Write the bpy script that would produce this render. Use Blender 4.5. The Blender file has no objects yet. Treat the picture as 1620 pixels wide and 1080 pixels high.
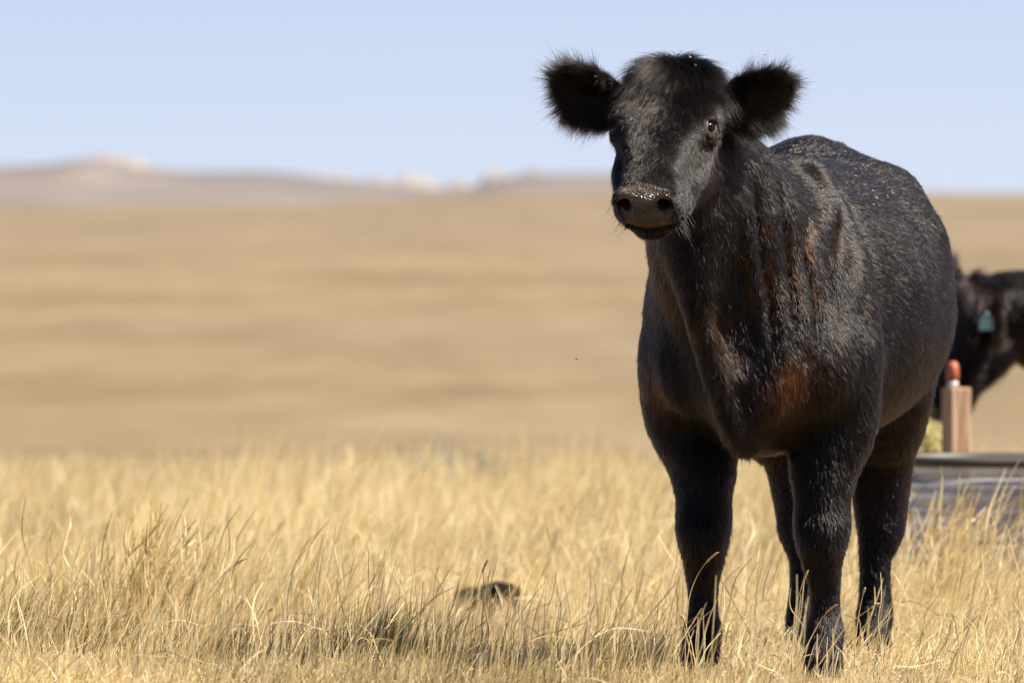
import bpy, math
import numpy as np

rng = np.random.default_rng(7)
sc = bpy.context.scene
R = math.radians

# ------------------------------------------------------------------ camera, sky, sun, exposure
cam_d = bpy.data.cameras.new('camera')
cam = bpy.data.objects.new('camera', cam_d)
sc.collection.objects.link(cam)
sc.camera = cam
cam.location = (0, 0, 1.096)
cam_d.sensor_width = 36.0
cam_d.lens = 12860 / 1620 * 36.0
cam.rotation_euler = (R(90) - math.atan(200 / 12860), 0, 0)
cam_d.clip_start = 0.5
cam_d.clip_end = 30000
cam_d.dof.use_dof = True
cam_d.dof.focus_distance = 19.55
cam_d.dof.aperture_fstop = (cam_d.lens / 1000) / 0.046

SUN_AZ, SUN_EL = R(96), R(52)          # azimuth clockwise from +Y (away from the camera)
world = bpy.data.worlds.new('World'); sc.world = world
world.use_nodes = True
wn = world.node_tree
bg = wn.nodes['Background']
sky = wn.nodes.new('ShaderNodeTexSky')
sky.sky_type = 'NISHITA'; sky.sun_disc = False
sky.sun_elevation = SUN_EL; sky.sun_rotation = SUN_AZ
sky.altitude = 300; sky.air_density = 0.6; sky.dust_density = 1.0; sky.ozone_density = 0.0
tc_w = wn.nodes.new('ShaderNodeTexCoord')
lift_w = wn.nodes.new('ShaderNodeVectorMath'); lift_w.operation = 'ADD'; lift_w.inputs[1].default_value = (0, 0, .06)
norm_w = wn.nodes.new('ShaderNodeVectorMath'); norm_w.operation = 'NORMALIZE'
wn.links.new(tc_w.outputs['Generated'], lift_w.inputs[0]); wn.links.new(lift_w.outputs[0], norm_w.inputs[0]); wn.links.new(norm_w.outputs[0], sky.inputs['Vector'])
wb_w = wn.nodes.new('ShaderNodeVectorMath'); wb_w.operation = 'MULTIPLY'; wb_w.inputs[1].default_value = (1.25, 1.06, 1.035)
wn.links.new(sky.outputs[0], wb_w.inputs[0]); wn.links.new(wb_w.outputs[0], bg.inputs[0])
bg.inputs[1].default_value = 0.05
sun_d = bpy.data.lights.new('sun', 'SUN'); sun_d.energy = 5.0; sun_d.angle = R(0.53); sun_d.color = (1.0, 0.94, 0.85)
sun = bpy.data.objects.new('sun', sun_d); sc.collection.objects.link(sun)
from mathutils import Vector, Matrix
tosun = Vector((math.sin(SUN_AZ) * math.cos(SUN_EL), math.cos(SUN_AZ) * math.cos(SUN_EL), math.sin(SUN_EL)))
sun.rotation_euler = tosun.to_track_quat('Z', 'Y').to_euler()
sc.view_settings.view_transform = 'Standard'; sc.view_settings.look = 'None'
sc.view_settings.exposure = 1.72; sc.view_settings.gamma = 1.0
sc.view_settings.use_curve_mapping = False
sc.cycles.use_denoising = True
sc.cycles.max_bounces = 8
sc.cycles.diffuse_bounces = 3; sc.cycles.glossy_bounces = 3; sc.cycles.transmission_bounces = 6

# ------------------------------------------------------------------ helpers
def tag(o, label=None, cat=None, group=None, kind=None):
    if label: o['label'] = label
    if cat: o['category'] = cat
    if group: o['group'] = group
    if kind: o['kind'] = kind
    return o

def link(o, parent=None):
    sc.collection.objects.link(o)
    if parent: o.parent = parent
    return o

def empty(name, loc=(0, 0, 0), rz=0.0):
    o = bpy.data.objects.new(name, None)
    o.location = loc; o.rotation_euler = (0, 0, rz); o.empty_display_size = .1
    return link(o)

def mesh_obj(name, verts, faces, mat, parent=None, smooth=True):
    me = bpy.data.meshes.new(name)
    verts = np.asarray(verts, dtype=np.float32)
    if isinstance(faces, np.ndarray):
        n, k = faces.shape
        me.vertices.add(len(verts)); me.vertices.foreach_set('co', verts.ravel())
        me.loops.add(n * k); me.loops.foreach_set('vertex_index', faces.astype(np.int32).ravel())
        me.polygons.add(n)
        me.polygons.foreach_set('loop_start', np.arange(0, n * k, k, dtype=np.int32))
        me.update(calc_edges=True); me.validate()
    else:
        me.from_pydata([tuple(v) for v in verts], [], faces)
    if smooth:
        me.polygons.foreach_set('use_smooth', np.ones(len(me.polygons), dtype=bool))
    me.materials.append(mat)
    o = bpy.data.objects.new(name, me)
    return link(o, parent)

def curves_obj(name, pos, rad, mat, parent=None, cattr=None):
    """pos (n,k,3), rad (n,k): one hair-curves object; cattr {name: (n,) or (n,3)} per-strand values."""
    n, k, _ = pos.shape
    cu = bpy.data.hair_curves.new(name)
    cu.add_curves([k] * n)
    cu.position_data.foreach_set('vector', np.ascontiguousarray(pos, dtype=np.float32).ravel())
    a = cu.attributes.get('radius') or cu.attributes.new('radius', 'FLOAT', 'POINT')
    a.data.foreach_set('value', np.ascontiguousarray(rad, dtype=np.float32).ravel())
    for nm, val in (cattr or {}).items():
        val = np.asarray(val, dtype=np.float32)
        if val.ndim == 1:
            a = cu.attributes.new(nm, 'FLOAT', 'CURVE'); a.data.foreach_set('value', val)
        else:
            a = cu.attributes.new(nm, 'FLOAT_COLOR', 'CURVE')
            a.data.foreach_set('color', np.concatenate([val, np.ones((n, 1), np.float32)], 1).ravel())
    cu.materials.append(mat)
    o = bpy.data.objects.new(name, cu)
    return link(o, parent)

def new_mat(name):
    m = bpy.data.materials.new(name); m.use_nodes = True
    nt = m.node_tree
    return m, nt, nt.nodes['Principled BSDF'], nt.nodes['Material Output']

def N(nt, typ, **kw):
    n = nt.nodes.new(typ)
    for k, v in kw.items():
        if k.startswith('i_'): n.inputs[k[2:].replace('_', ' ')].default_value = v
        else: setattr(n, k, v)
    return n

def vnoise(p, seed=0, octaves=1, gain=.5):
    """smooth value noise in [-1,1] for points (n,d)."""
    p = np.asarray(p, dtype=np.float64)
    out = np.zeros(len(p)); amp = 1.0; tot = 0
    for oc in range(octaves):
        q = p * 2 ** oc + 17.3 * oc
        i = np.floor(q).astype(np.int64); f = q - i; f = f * f * (3 - 2 * f)
        d = p.shape[1]
        acc = np.zeros(len(p))
        for c in range(2 ** d):
            w = np.ones(len(p)); h = np.full(len(p), seed * 1013 + 7 + oc * 31, dtype=np.int64)
            for a in range(d):
                b = (c >> a) & 1
                w = w * (f[:, a] if b else 1 - f[:, a])
                h = (h * 374761393 + (i[:, a] + b) * 668265263) & 0x7fffffff
                h = (h ^ (h >> 13)) * 1274126177 & 0x7fffffff
            acc += w * ((h % 65536) / 32767.5 - 1)
        out += amp * acc; tot += amp; amp *= gain
    return out / tot

def sstep(a, b, x):
    t = np.clip((x - a) / (b - a), 0, 1)
    return t * t * (3 - 2 * t)

def unit(v):
    v = np.asarray(v, dtype=np.float64)
    return v / np.maximum(np.linalg.norm(v, axis=-1, keepdims=True), 1e-9)

# ------------------------------------------------------------------ implicit modelling of the cattle
class Field:
    """signed-distance field on a grid; primitives are blended in by smooth union / subtraction."""
    def __init__(s, lo, hi, h):
        s.h = h; s.lo = np.array(lo, float)
        s.n = np.ceil((np.array(hi, float) - s.lo) / h).astype(int) + 1
        s.v = np.full(s.n, 0.5, dtype=np.float32)
        s.ax = [s.lo[i] + h * np.arange(s.n[i]) for i in range(3)]
    def region(s, lo, hi, pad):
        a = np.clip(np.floor((np.array(lo) - pad - s.lo) / s.h).astype(int), 0, s.n - 1)
        b = np.clip(np.ceil((np.array(hi) + pad - s.lo) / s.h).astype(int) + 1, 1, s.n)
        sl = tuple(slice(a[i], b[i]) for i in range(3))
        P = np.stack(np.meshgrid(s.ax[0][sl[0]], s.ax[1][sl[1]], s.ax[2][sl[2]], indexing='ij'), -1)
        return sl, P
    def blend(s, sl, d, k, sub=False):
        a = s.v[sl]
        if sub: a, d = -a, d
        h = np.maximum(k - np.abs(a - d), 0) / k
        r = np.minimum(a, d) - h * h * k * .25
        s.v[sl] = -r if sub else r
    def cone(s, a, b, ra, rb, k=.04, sub=False, asp=None):
        a = np.array(a, float); b = np.array(b, float)
        rm = max(ra, rb) * (1 if asp is None else max(1, 1 / min(asp)))
        sl, P = s.region(np.minimum(a, b) - rm, np.maximum(a, b) + rm, k + .03)
        q = P - a; ab = b - a
        sc_ = np.ones(3) if asp is None else np.array(asp, float)
        t = np.clip((q * sc_) @ (ab * sc_) / max((ab * sc_) @ (ab * sc_), 1e-9), 0, 1)
        w = (q - t[..., None] * ab) * sc_
        d = np.sqrt((w * w).sum(-1)) - (ra + (rb - ra) * t)
        s.blend(sl, d.astype(np.float32), k, sub)
    def chain(s, pts, rad, k=.04, sub=False):
        """a tapered tube through the points, blended in as one piece."""
        pts = np.array(pts, float); rad = np.array(rad, float)
        m = 3
        n = len(pts)
        # catmull-rom resampling keeps the tube smooth at its joints
        if n > 2:
            q = []; rr = []
            for i in range(n - 1):
                p0 = pts[max(i - 1, 0)]; p1 = pts[i]; p2 = pts[i + 1]; p3 = pts[min(i + 2, n - 1)]
                r0 = rad[max(i - 1, 0)]; r1 = rad[i]; r2 = rad[i + 1]; r3 = rad[min(i + 2, n - 1)]
                for x in np.linspace(0, 1, m, endpoint=False):
                    c = (2 * p1 + (p2 - p0) * x + (2 * p0 - 5 * p1 + 4 * p2 - p3) * x * x + (3 * p1 - p0 - 3 * p2 + p3) * x ** 3) / 2
                    cr = (2 * r1 + (r2 - r0) * x + (2 * r0 - 5 * r1 + 4 * r2 - r3) * x * x + (3 * r1 - r0 - 3 * r2 + r3) * x ** 3) / 2
                    q.append(c); rr.append(cr)
            q.append(pts[-1]); rr.append(rad[-1])
            pts = np.array(q); rad = np.array(rr)
        rm = rad.max()
        sl, P = s.region(pts.min(0) - rm, pts.max(0) + rm, k + .03)
        D = np.full(P.shape[:3], 9.0, dtype=np.float32)
        org = s.lo + s.h * np.array([x.start for x in sl])
        for i in range(len(pts) - 1):
            lo_ = np.minimum(pts[i], pts[i + 1]) - rm - k - .03; hi_ = np.maximum(pts[i], pts[i + 1]) + rm + k + .03
            a_ = np.clip(np.floor((lo_ - org) / s.h).astype(int), 0, None); b_ = np.clip(np.ceil((hi_ - org) / s.h).astype(int) + 1, 0, None)
            ss = tuple(slice(a_[j], b_[j]) for j in range(3))
            ab = pts[i + 1] - pts[i]; q = P[ss] - pts[i]
            t = np.clip(q @ ab / max(ab @ ab, 1e-9), 0, 1)
            w = q - t[..., None] * ab
            D[ss] = np.minimum(D[ss], np.sqrt((w * w).sum(-1)) - (rad[i] + (rad[i + 1] - rad[i]) * t))
        s.blend(sl, D.astype(np.float32), k, sub)
    def ell(s, c, r, k=.05, M=None, sub=False):
        c = np.array(c, float); r = np.array(r, float); rm = r.max()
        ext = r if M is None else np.full(3, rm)
        sl, P = s.region(c - ext, c + ext, k + .03)
        q = P - c
        if M is not None: q = q @ np.array(M).T
        k0 = np.sqrt(((q / r) ** 2).sum(-1)); k1 = np.sqrt(((q / (r * r)) ** 2).sum(-1))
        d = np.where(k1 > 1e-6, k0 * (k0 - 1) / np.maximum(k1, 1e-6), -r.min())
        s.blend(sl, d.astype(np.float32), k, sub)
    def loft(s, O, A, Rr, U, st, k=.05, n=(2, 2), warp=0.0):
        """st rows: t, centre r, centre u, half r-, half r+, half u-, half u+ ; smooth (hermite) interpolation."""
        st = np.array(st, float); O = np.array(O, float)
        t = st[:, 0]
        m = np.zeros_like(st)
        sl_ = np.diff(st, axis=0) / np.diff(t)[:, None]
        m[1:-1] = np.where(sl_[1:] * sl_[:-1] > 0, 2 * sl_[1:] * sl_[:-1] / np.where(np.abs(sl_[1:] + sl_[:-1]) > 1e-9, sl_[1:] + sl_[:-1], 1), 0)
        m[0] = sl_[0]; m[-1] = sl_[-1]
        # bounding box
        pts = []
        for row in st:
            c = O + row[0] * A + row[1] * Rr + row[2] * U
            e = max(row[3:7]) * 1.15 + abs(warp) * max(row[3:5]) ** 2
            pts += [c - e, c + e]
        pts = np.array(pts)
        sl, P = s.region(pts.min(0), pts.max(0), k + .03)
        q = P - O
        T = q @ A; r = q @ Rr; u = q @ U
        Tc = np.clip(T, t[0], t[-1])
        i = np.clip(np.searchsorted(t, Tc, side='right') - 1, 0, len(t) - 2)
        dt = (t[1:] - t[:-1])[i]; x = (Tc - t[i]) / dt
        h00 = (1 + 2 * x) * (1 - x) ** 2; h10 = x * (1 - x) ** 2; h01 = x * x * (3 - 2 * x); h11 = x * x * (x - 1)
        def g(c): return h00 * st[i, c] + h10 * dt * m[i, c] + h01 * st[i + 1, c] + h11 * dt * m[i + 1, c]
        r = r - g(1); u = u - g(2)
        if warp: u = u - warp * r * r
        a = np.maximum(np.where(r < 0, g(3), g(4)), .002); b = np.maximum(np.where(u < 0, g(5), g(6)), .002)
        nn = np.where(u < 0, n[0], n[1])
        qq = ((np.abs(r) / a) ** nn + (np.abs(u) / b) ** nn) ** (1 / nn)
        rho = np.sqrt(r * r + u * u)
        d = np.where(qq > 1e-3, rho * (1 - 1 / np.maximum(qq, 1e-3)), -np.minimum(a, b))
        d = np.maximum(d, -np.minimum(a, b))
        over = np.abs(T - Tc)
        d = np.where(over > 0, np.sqrt(over ** 2 + np.maximum(d, 0) ** 2), d)
        s.blend(sl, d.astype(np.float32), k)
    def mesh(s, smooth=1):
        v = s.v; nx, ny, nz = v.shape
        neg = v < 0
        c = np.zeros((nx - 1, ny - 1, nz - 1), np.int8)
        for dx in (0, 1):
            for dy in (0, 1):
                for dz in (0, 1):
                    c += neg[dx:nx - 1 + dx, dy:ny - 1 + dy, dz:nz - 1 + dz]
        act = (c > 0) & (c < 8)
        idx = np.full(act.shape, -1, np.int64)
        I = np.argwhere(act); idx[act] = np.arange(len(I))
        acc = np.zeros((len(I), 3)); cnt = np.zeros(len(I))
        E = [((0,0,0),(1,0,0)),((0,1,0),(1,1,0)),((0,0,1),(1,0,1)),((0,1,1),(1,1,1)),
             ((0,0,0),(0,1,0)),((1,0,0),(1,1,0)),((0,0,1),(0,1,1)),((1,0,1),(1,1,1)),
             ((0,0,0),(0,0,1)),((1,0,0),(1,0,1)),((0,1,0),(0,1,1)),((1,1,0),(1,1,1))]
        for a, b in E:
            a = np.array(a); b = np.array(b)
            va = v[tuple((I + a).T)]; vb = v[tuple((I + b).T)]
            m = (va < 0) != (vb < 0)
            t = np.where(m, va / np.where(m, va - vb, 1), 0)
            acc[m] += (a + (b - a) * t[:, None])[m]; cnt[m] += 1
        V = s.lo + s.h * (I + acc / cnt[:, None])
        F = []
        for ax in range(3):
            o1, o2 = (ax + 1) % 3, (ax + 2) % 3
            sl0 = [slice(1, -1)] * 3; sl0[ax] = slice(0, -1)
            sl1 = [slice(1, -1)] * 3; sl1[ax] = slice(1, None)
            na = neg[tuple(sl0)]; nb = neg[tuple(sl1)]
            J = np.argwhere(na != nb)
            fl = na[tuple(J.T)]
            J = J + 1; J[:, ax] -= 1
            def cell(d1, d2):
                K = J.copy(); K[:, o1] -= d1; K[:, o2] -= d2
                return idx[tuple(K.T)]
            q = np.stack([cell(1, 1), cell(0, 1), cell(0, 0), cell(1, 0)], 1)
            q[~fl] = q[~fl][:, ::-1]
            F.append(q)
        F = np.concatenate(F)
        F = F[(F >= 0).all(1)]
        # light laplacian smoothing to remove the grid's facets
        e = np.concatenate([F[:, [0, 1]], F[:, [1, 2]], F[:, [2, 3]], F[:, [3, 0]]])
        for lam in [.5, -.52] * smooth:
            S = np.zeros_like(V); n_ = np.zeros(len(V))
            for c_ in range(3): S[:, c_] = np.bincount(e[:, 0], V[e[:, 1], c_], len(V))
            n_ = np.maximum(np.bincount(e[:, 0], minlength=len(V)), 1)
            V = V + lam * (S / n_[:, None] - V)
        return V, F

def vnormals(V, F):
    d1 = V[F[:, 2]] - V[F[:, 0]]; d2 = V[F[:, 3]] - V[F[:, 1]]
    fn = np.cross(d1, d2)
    n = np.zeros_like(V)
    for c in range(4):
        for a in range(3): n[:, a] += np.bincount(F[:, c], fn[:, a], len(V))
    return unit(n)

def head_frame(yaw, pitch, roll=0.0):
    F = np.array([-math.sin(yaw) * math.cos(pitch), -math.cos(yaw) * math.cos(pitch), -math.sin(pitch)])
    Rr = np.array([math.cos(yaw), -math.sin(yaw), 0.0])
    U = np.cross(Rr, F)
    if U @ np.array([0, 0, 1]) < 0: U = -U
    if roll:
        c, s_ = math.cos(roll), math.sin(roll)
        Rr, U = c * Rr + s_ * U, c * U - s_ * Rr
    return F, Rr, U

X, Y, Z = np.eye(3)

def cow_surface(P, h):
    """P: pose dict. Cow-local axes: x to the cow's left, y to its rear, z up; origin on the ground between the front feet."""
    fd = Field(P['lo'], P['hi'], h)
    # trunk
    fd.loft((0, 0, 0), Y, X, Z, [
        # t     cx    cz    hx-   hx+   dn    up
        (-.31, 0,   .76,  .03,  .03,  .05,  .05),
        (-.29, 0,   .76,  .09,  .09,  .13,  .13),
        (-.24, 0,   .77,  .14,  .14,  .19,  .24),
        (-.12, 0,   .79,  .195, .195, .235, .35),
        (.05,  0,   .80,  .235, .235, .27,  .44),
        (.30,  0,   .82,  .27,  .28,  .29,  .42),
        (.60,  0,   .84,  .315, .36,  .325, .385),
        (.90,  0,   .86,  .325, .385, .325, .385),
        (1.12, -.02, .92,  .285, .315, .28,  .375),
        (1.30, -.04, .98,  .235, .245, .26,  .318),
        (1.46, -.04, 1.0,  .19,  .19,  .24,  .29),
        (1.58, -.04, 1.02, .12,  .12,  .17,  .20),
        (1.62, -.04, 1.02, .05,  .05,  .08,  .10)], k=.05, n=(2.2, 1.75))
    for sx in (-1, 1):
        # shoulder blade, shoulder muscle, point of shoulder
        fd.chain([(sx * .095, .10, 1.17), (sx * .155, .05, 1.02), (sx * .195, .0, .86)], [.06, .085, .085], k=.06)
        fd.ell((sx * .195, .02, .82), (.075, .16, .19), k=.06)
        fd.ell((sx * .170, -.13, .73), (.075, .085, .11), k=.06)
        # thigh, hook and pin bones
        fd.ell((sx * .165, 1.29, .84), (.10, .20, .34), k=.13)
        fd.ell((sx * .185, 1.16, 1.135), (.06, .10, .06), k=.12)
        fd.ell((sx * .10, 1.56, 1.17), (.04, .06, .05), k=.06)
    fd.ell((.215, 1.02, 1.0), (.13, .24, .14), k=.08)       # the full left flank
    fd.ell((-.19, 1.02, 1.0), (.11, .24, .13), k=.08)
    fl, fr, hl, hr = P['feet']       # (x, y, z) of each foot, viewer's left first
    for (fx, fy, fz), sx in ((fl, -1), (fr, 1)):
        kn = np.array([fx * .97, fy - .01, fz + .355])
        fd.chain([(sx * .19, -.02, .74), (sx * .19, fy + .03, .60), (sx * .04 + fx * .75, fy + .02, .50), kn + (0, .008, .09), kn + (0, .002, .02), kn + (0, .006, -.06),
                  (fx, fy + .012, fz + .22), (fx, fy + .012, fz + .15), (fx, fy + .004, fz + .115), (fx, fy - .02, fz + .07), (fx, fy - .03, fz + .05)],
                 [.11, .100, .088, .069, .068, .052, .037, .037, .046, .043, .047], k=.05)
        fd.ell((sx * .185, fy + .10, .57), (.06, .07, .09), k=.05)      # elbow
        fd.ell(kn + (0, -.022, 0), (.050, .048, .056), k=.03)
        fd.ell((fx, fy + .045, fz + .10), (.022, .018, .02), k=.02)
    for (fx, fy, fz), sx in ((hl, -1), (hr, 1)):
        hk = np.array([fx + sx * .012, fy + .065, fz + .40])
        fd.chain([(sx * .16, 1.22, .82), (sx * .175, 1.19, .68), (sx * .175 * .6 + hk[0] * .4, 1.26, .57), (sx * .175 * .15 + hk[0] * .85, fy + .035, .48), hk + (0, -.01, .0), hk + (0, -.015, -.06),
                  (fx, fy + .035, fz + .27), (fx, fy + .03, fz + .18), (fx, fy + .02, fz + .12), (fx, fy - .008, fz + .075), (fx, fy - .02, fz + .05)],
                 [.15, .13, .110, .086, .069, .060, .042, .040, .047, .044, .048], k=.06)
        fd.chain([(sx * .14, 1.44, .78), (sx * .08 + hk[0] * .45, fy + .13, .58), hk + (0, .03, .05)], [.11, .07, .036], k=.06)
        fd.ell((fx, fy + .055, fz + .105), (.022, .018, .02), k=.02)
    # tail lying against the rump
    fd.chain([(0, 1.52, 1.25), (0, 1.63, 1.17), (.01, 1.66, .95), (.01, 1.65, .6), (.0, 1.66, .42)], [.04, .035, .026, .022, .03], k=.03)
    # neck
    for a in P['neck']:
        fd.loft(*a)
    for pts, rad, k in P['neck_chains']:
        fd.chain(pts, rad, k)
    # head
    O = np.array(P['poll']); F, Rr, U = head_frame(*P['head'])
    def hp(r, u, f): return O + r * Rr + u * U + f * F
    fd.loft(O, F, Rr, U, [
        # f    cr  cu     hr-   hr+   dn    up
        (-.035, 0, -.075, .03, .03, .03, .03),
        (-.02, 0, -.075, .06, .06, .06, .052),
        (.02,  0, -.075, .094, .094, .085, .073),
        (.07,  0, -.075, .114, .114, .10, .080),
        (.13,  0, -.075, .121, .121, .11, .079),
        (.19,  0, -.075, .117, .117, .10, .073),
        (.25,  0, -.077, .098, .098, .09, .067),
        (.31,  0, -.080, .078, .078, .08, .064),
        (.37,  0, -.083, .068, .068, .07, .060),
        (.43,  0, -.085, .069, .069, .06, .050),
        (.47,  0, -.085, .060, .060, .05, .036),
        (.488, 0, -.085, .025, .025, .02, .015)], k=.03, n=(2.3, 3.0))
    fd.ell(O + .015 * F - .022 * U, (.078, .034, .05), k=.03, M=np.stack([Rr, U, F]))
    fd.loft(O, F, Rr, U, [
        (.03,  0, -.19, .03, .03, .03, .03),
        (.055,  0, -.19, .072, .072, .065, .07),
        (.12,  0, -.192, .098, .098, .080, .09),
        (.19,  0, -.184, .098, .098, .078, .09),
        (.27,  0, -.168, .080, .080, .060, .07),
        (.36,  0, -.152, .052, .052, .038, .05),
        (.42,  0, -.150, .054, .054, .036, .03),
        (.460, 0, -.148, .042, .042, .032, .02),
        (.475, 0, -.146, .018, .018, .018, .01)], k=.03, n=(2.3, 2.2))
    HM = np.stack([Rr, U, F])
    fd.ell(hp(0, -.088, .430), (.075, .060, .056), k=.025, M=HM)
    fd.ell(hp(0, -.072, .458), (.060, .042, .038), k=.02, M=HM)
    for sx in (-1, 1):
        fd.ell(hp(sx * .054, -.118, .425), (.033, .038, .046), k=.02, M=HM)     # upper lip
        fd.ell(hp(sx * .048, -.060, .462), (.030, .030, .028), k=.015, M=HM)    # nostril wing
        fd.ell(hp(sx * .096, -.044, .150), (.036, .030, .050), k=.03, M=HM)     # brow
        fd.ell(hp(sx * .100, -.060, .192), (.034, .034, .036), k=.02, M=HM)     # orbit
        fd.ell(hp(sx * .062, -.122, .345), (.034, .040, .075), k=.03, M=HM)     # lip to cheek
        fd.ell(hp(sx * .088, -.112, .265), (.026, .032, .075), k=.03, M=HM)       # cheek bone
    for sx in (-1, 1):
        fd.ell(hp(sx * .120, -.040, .194), (.020, .018, .019), k=.010, M=HM, sub=True)     # eye socket
        fd.chain([hp(sx * .040, -.050, .505), hp(sx * .050, -.060, .490), hp(sx * .066, -.082, .478), hp(sx * .078, -.088, .462)], [.014, .018, .013, .006], k=.007, sub=True)  # nostril
        fd.cone(hp(sx * .048, -.058, .500), hp(sx * .042, -.066, .455), .016, .012, k=.008, sub=True)
    fd.chain([hp(0, -.075, .506), hp(0, -.10, .502), hp(0, -.126, .492)], [.003, .004, .003], k=.010, sub=True)   # philtrum
    fd.chain([hp(-.085, -.142, .40), hp(-.05, -.134, .470), hp(0, -.128, .485), hp(.05, -.134, .470), hp(.085, -.142, .40)], [.004, .006, .006, .006, .004], k=.008, sub=True)
    # ears: leaf-shaped, cupped shells
    for e in P['ears']:
        A, W, T_ = e['A'], e['W'], e['T']
        fd.loft(e['O'], A, W, T_, [
            (-.03, 0, 0, .026, .026, .024, .024),
            (.02, 0, 0, e['wn'][0] * .034, e['wn'][1] * .034, .020, .022),
            (.06, 0, 0, e['wn'][0] * .052, e['wn'][1] * .052, .013, .013),
            (.10, 0, 0, e['wn'][0] * .060, e['wn'][1] * .060, .012, .012),
            (.135, 0, 0, e['wn'][0] * .059, e['wn'][1] * .059, .011, .011),
            (.165, 0, 0, .050, .050, .010, .010),
            (.188, 0, 0, .030, .030, .009, .009),
            (.200, 0, 0, .010, .010, .006, .006)], k=.022, n=(2, 2), warp=e.get('warp', 5.0))
    for pts, rad, k in P.get('carve', []):
        fd.chain(pts, rad, k, sub=True)
    V, Fc = fd.mesh(P.get('smooth', 3))
    return V, Fc, dict(O=O, F=F, R=Rr, U=U, hp=hp)

# ------------------------------------------------------------------ the standing black cow
YAW = R(9)
C1 = np.array([.615, 20.0, 0.0])
def w2l(v, pt=False, yaw=YAW, o=C1):
    v = np.array(v, float)
    if pt: v = v - o
    c, s_ = math.cos(yaw), math.sin(yaw)
    return np.array([v[0] * c - v[1] * s_, v[0] * s_ + v[1] * c, v[2]])

def ear(base, A, T, warp=5.0):
    A = unit(A); T = np.array(T, float); T = unit(T - (T @ A) * A); W = np.cross(T, A)
    wn = (1.25, 1.0) if W[2] > 0 else (1.0, 1.25)      # the lower lobe is the fuller one
    return dict(O=np.array(base), A=A, W=W, T=T, warp=warp, wn=wn)

poll1 = w2l((.390, 19.56, 1.458), True)
head1 = (R(4), R(37), R(0))
F1, R1, U1 = head_frame(*head1)
def hp1(r, u, f): return poll1 + r * R1 + u * U1 + f * F1
def neck_loft(a, b, st, k=.05):
    A = unit(b - a); Rr = unit(np.cross(A, Z)); U = np.cross(Rr, A)
    if U[2] < 0: Rr, U = -Rr, -U
    L = float(np.linalg.norm(b - a))
    if np.dot(np.cross(Rr, A), U) < 0: Rr = -Rr
    return (a, A, Rr, U, [(t * L,) + tuple(r) for t, *r in st], k, (2.1, 2.0))
POSE1 = dict(
    lo=(-.52, -.98, -.10), hi=(.56, 1.76, 1.62),
    feet=[(-.145, -.02, -.04), (.160, -.04, -.04), (-.05, 1.26, -.07), (.13, 1.30, -.07)],
    poll=poll1, head=head1,
    neck=[neck_loft(np.array([0.0, .12, .86]), hp1(.01, -.10, .03), [
        (-.15, 0, 0, .19, .19, .26, .26),
        (.05, 0, 0, .22, .22, .30, .27),
        (.25, 0, .0, .215, .215, .32, .23),
        (.50, 0, .01, .185, .185, .30, .17),
        (.72, 0, .0, .142, .150, .24, .13),
        (.90, 0, -.01, .100, .104, .17, .11),
        (1.0, 0, -.01, .06, .06, .10, .06)])],
    neck_chains=[
        # dewlap: throat to brisket
        ([hp1(0.02, -.21, .06), (-.115, -.40, .98), (-.105, -.385, .85), (-.07, -.335, .70), (-.035, -.285, .585), (-.012, -.215, .540)],
         [.06, .055, .035, .031, .030, .026], .07),
        ([(-.07, -.25, 1.02), (-.05, -.22, .85), (-.02, -.18, .70)], [.09, .10, .10], .06),
        ([(-.02, -.20, .575), (0, -.08, .59), (0, .1, .60)], [.045, .07, .08], .05)],
    carve=[([(.0, -.365, .95), (.015, -.36, .83), (.04, -.325, .71)], [.010, .032, .014], .05),
           ([(.13, .27, 1.24), (.23, .24, 1.08), (.30, .21, .90), (.325, .20, .72)], [.03, .04, .045, .03], .09),
           ([(.13, .38, 1.28), (.22, .55, 1.225), (.28, .72, 1.18)], [.015, .035, .015], .10),
           ([(-.13, .27, 1.24), (-.23, .24, 1.08), (-.30, .21, .90), (-.325, .20, .72)], [.03, .04, .045, .03], .09)],
    ears=[
        ear(hp1(-.103, -.09, .062), w2l((-.168, .03, .066)), w2l((-.15, -.9, -.35))),
        ear(hp1(.090, -.09, .062), w2l((.165, .03, .050)), w2l((.25, -.9, -.40)))],
)

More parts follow.
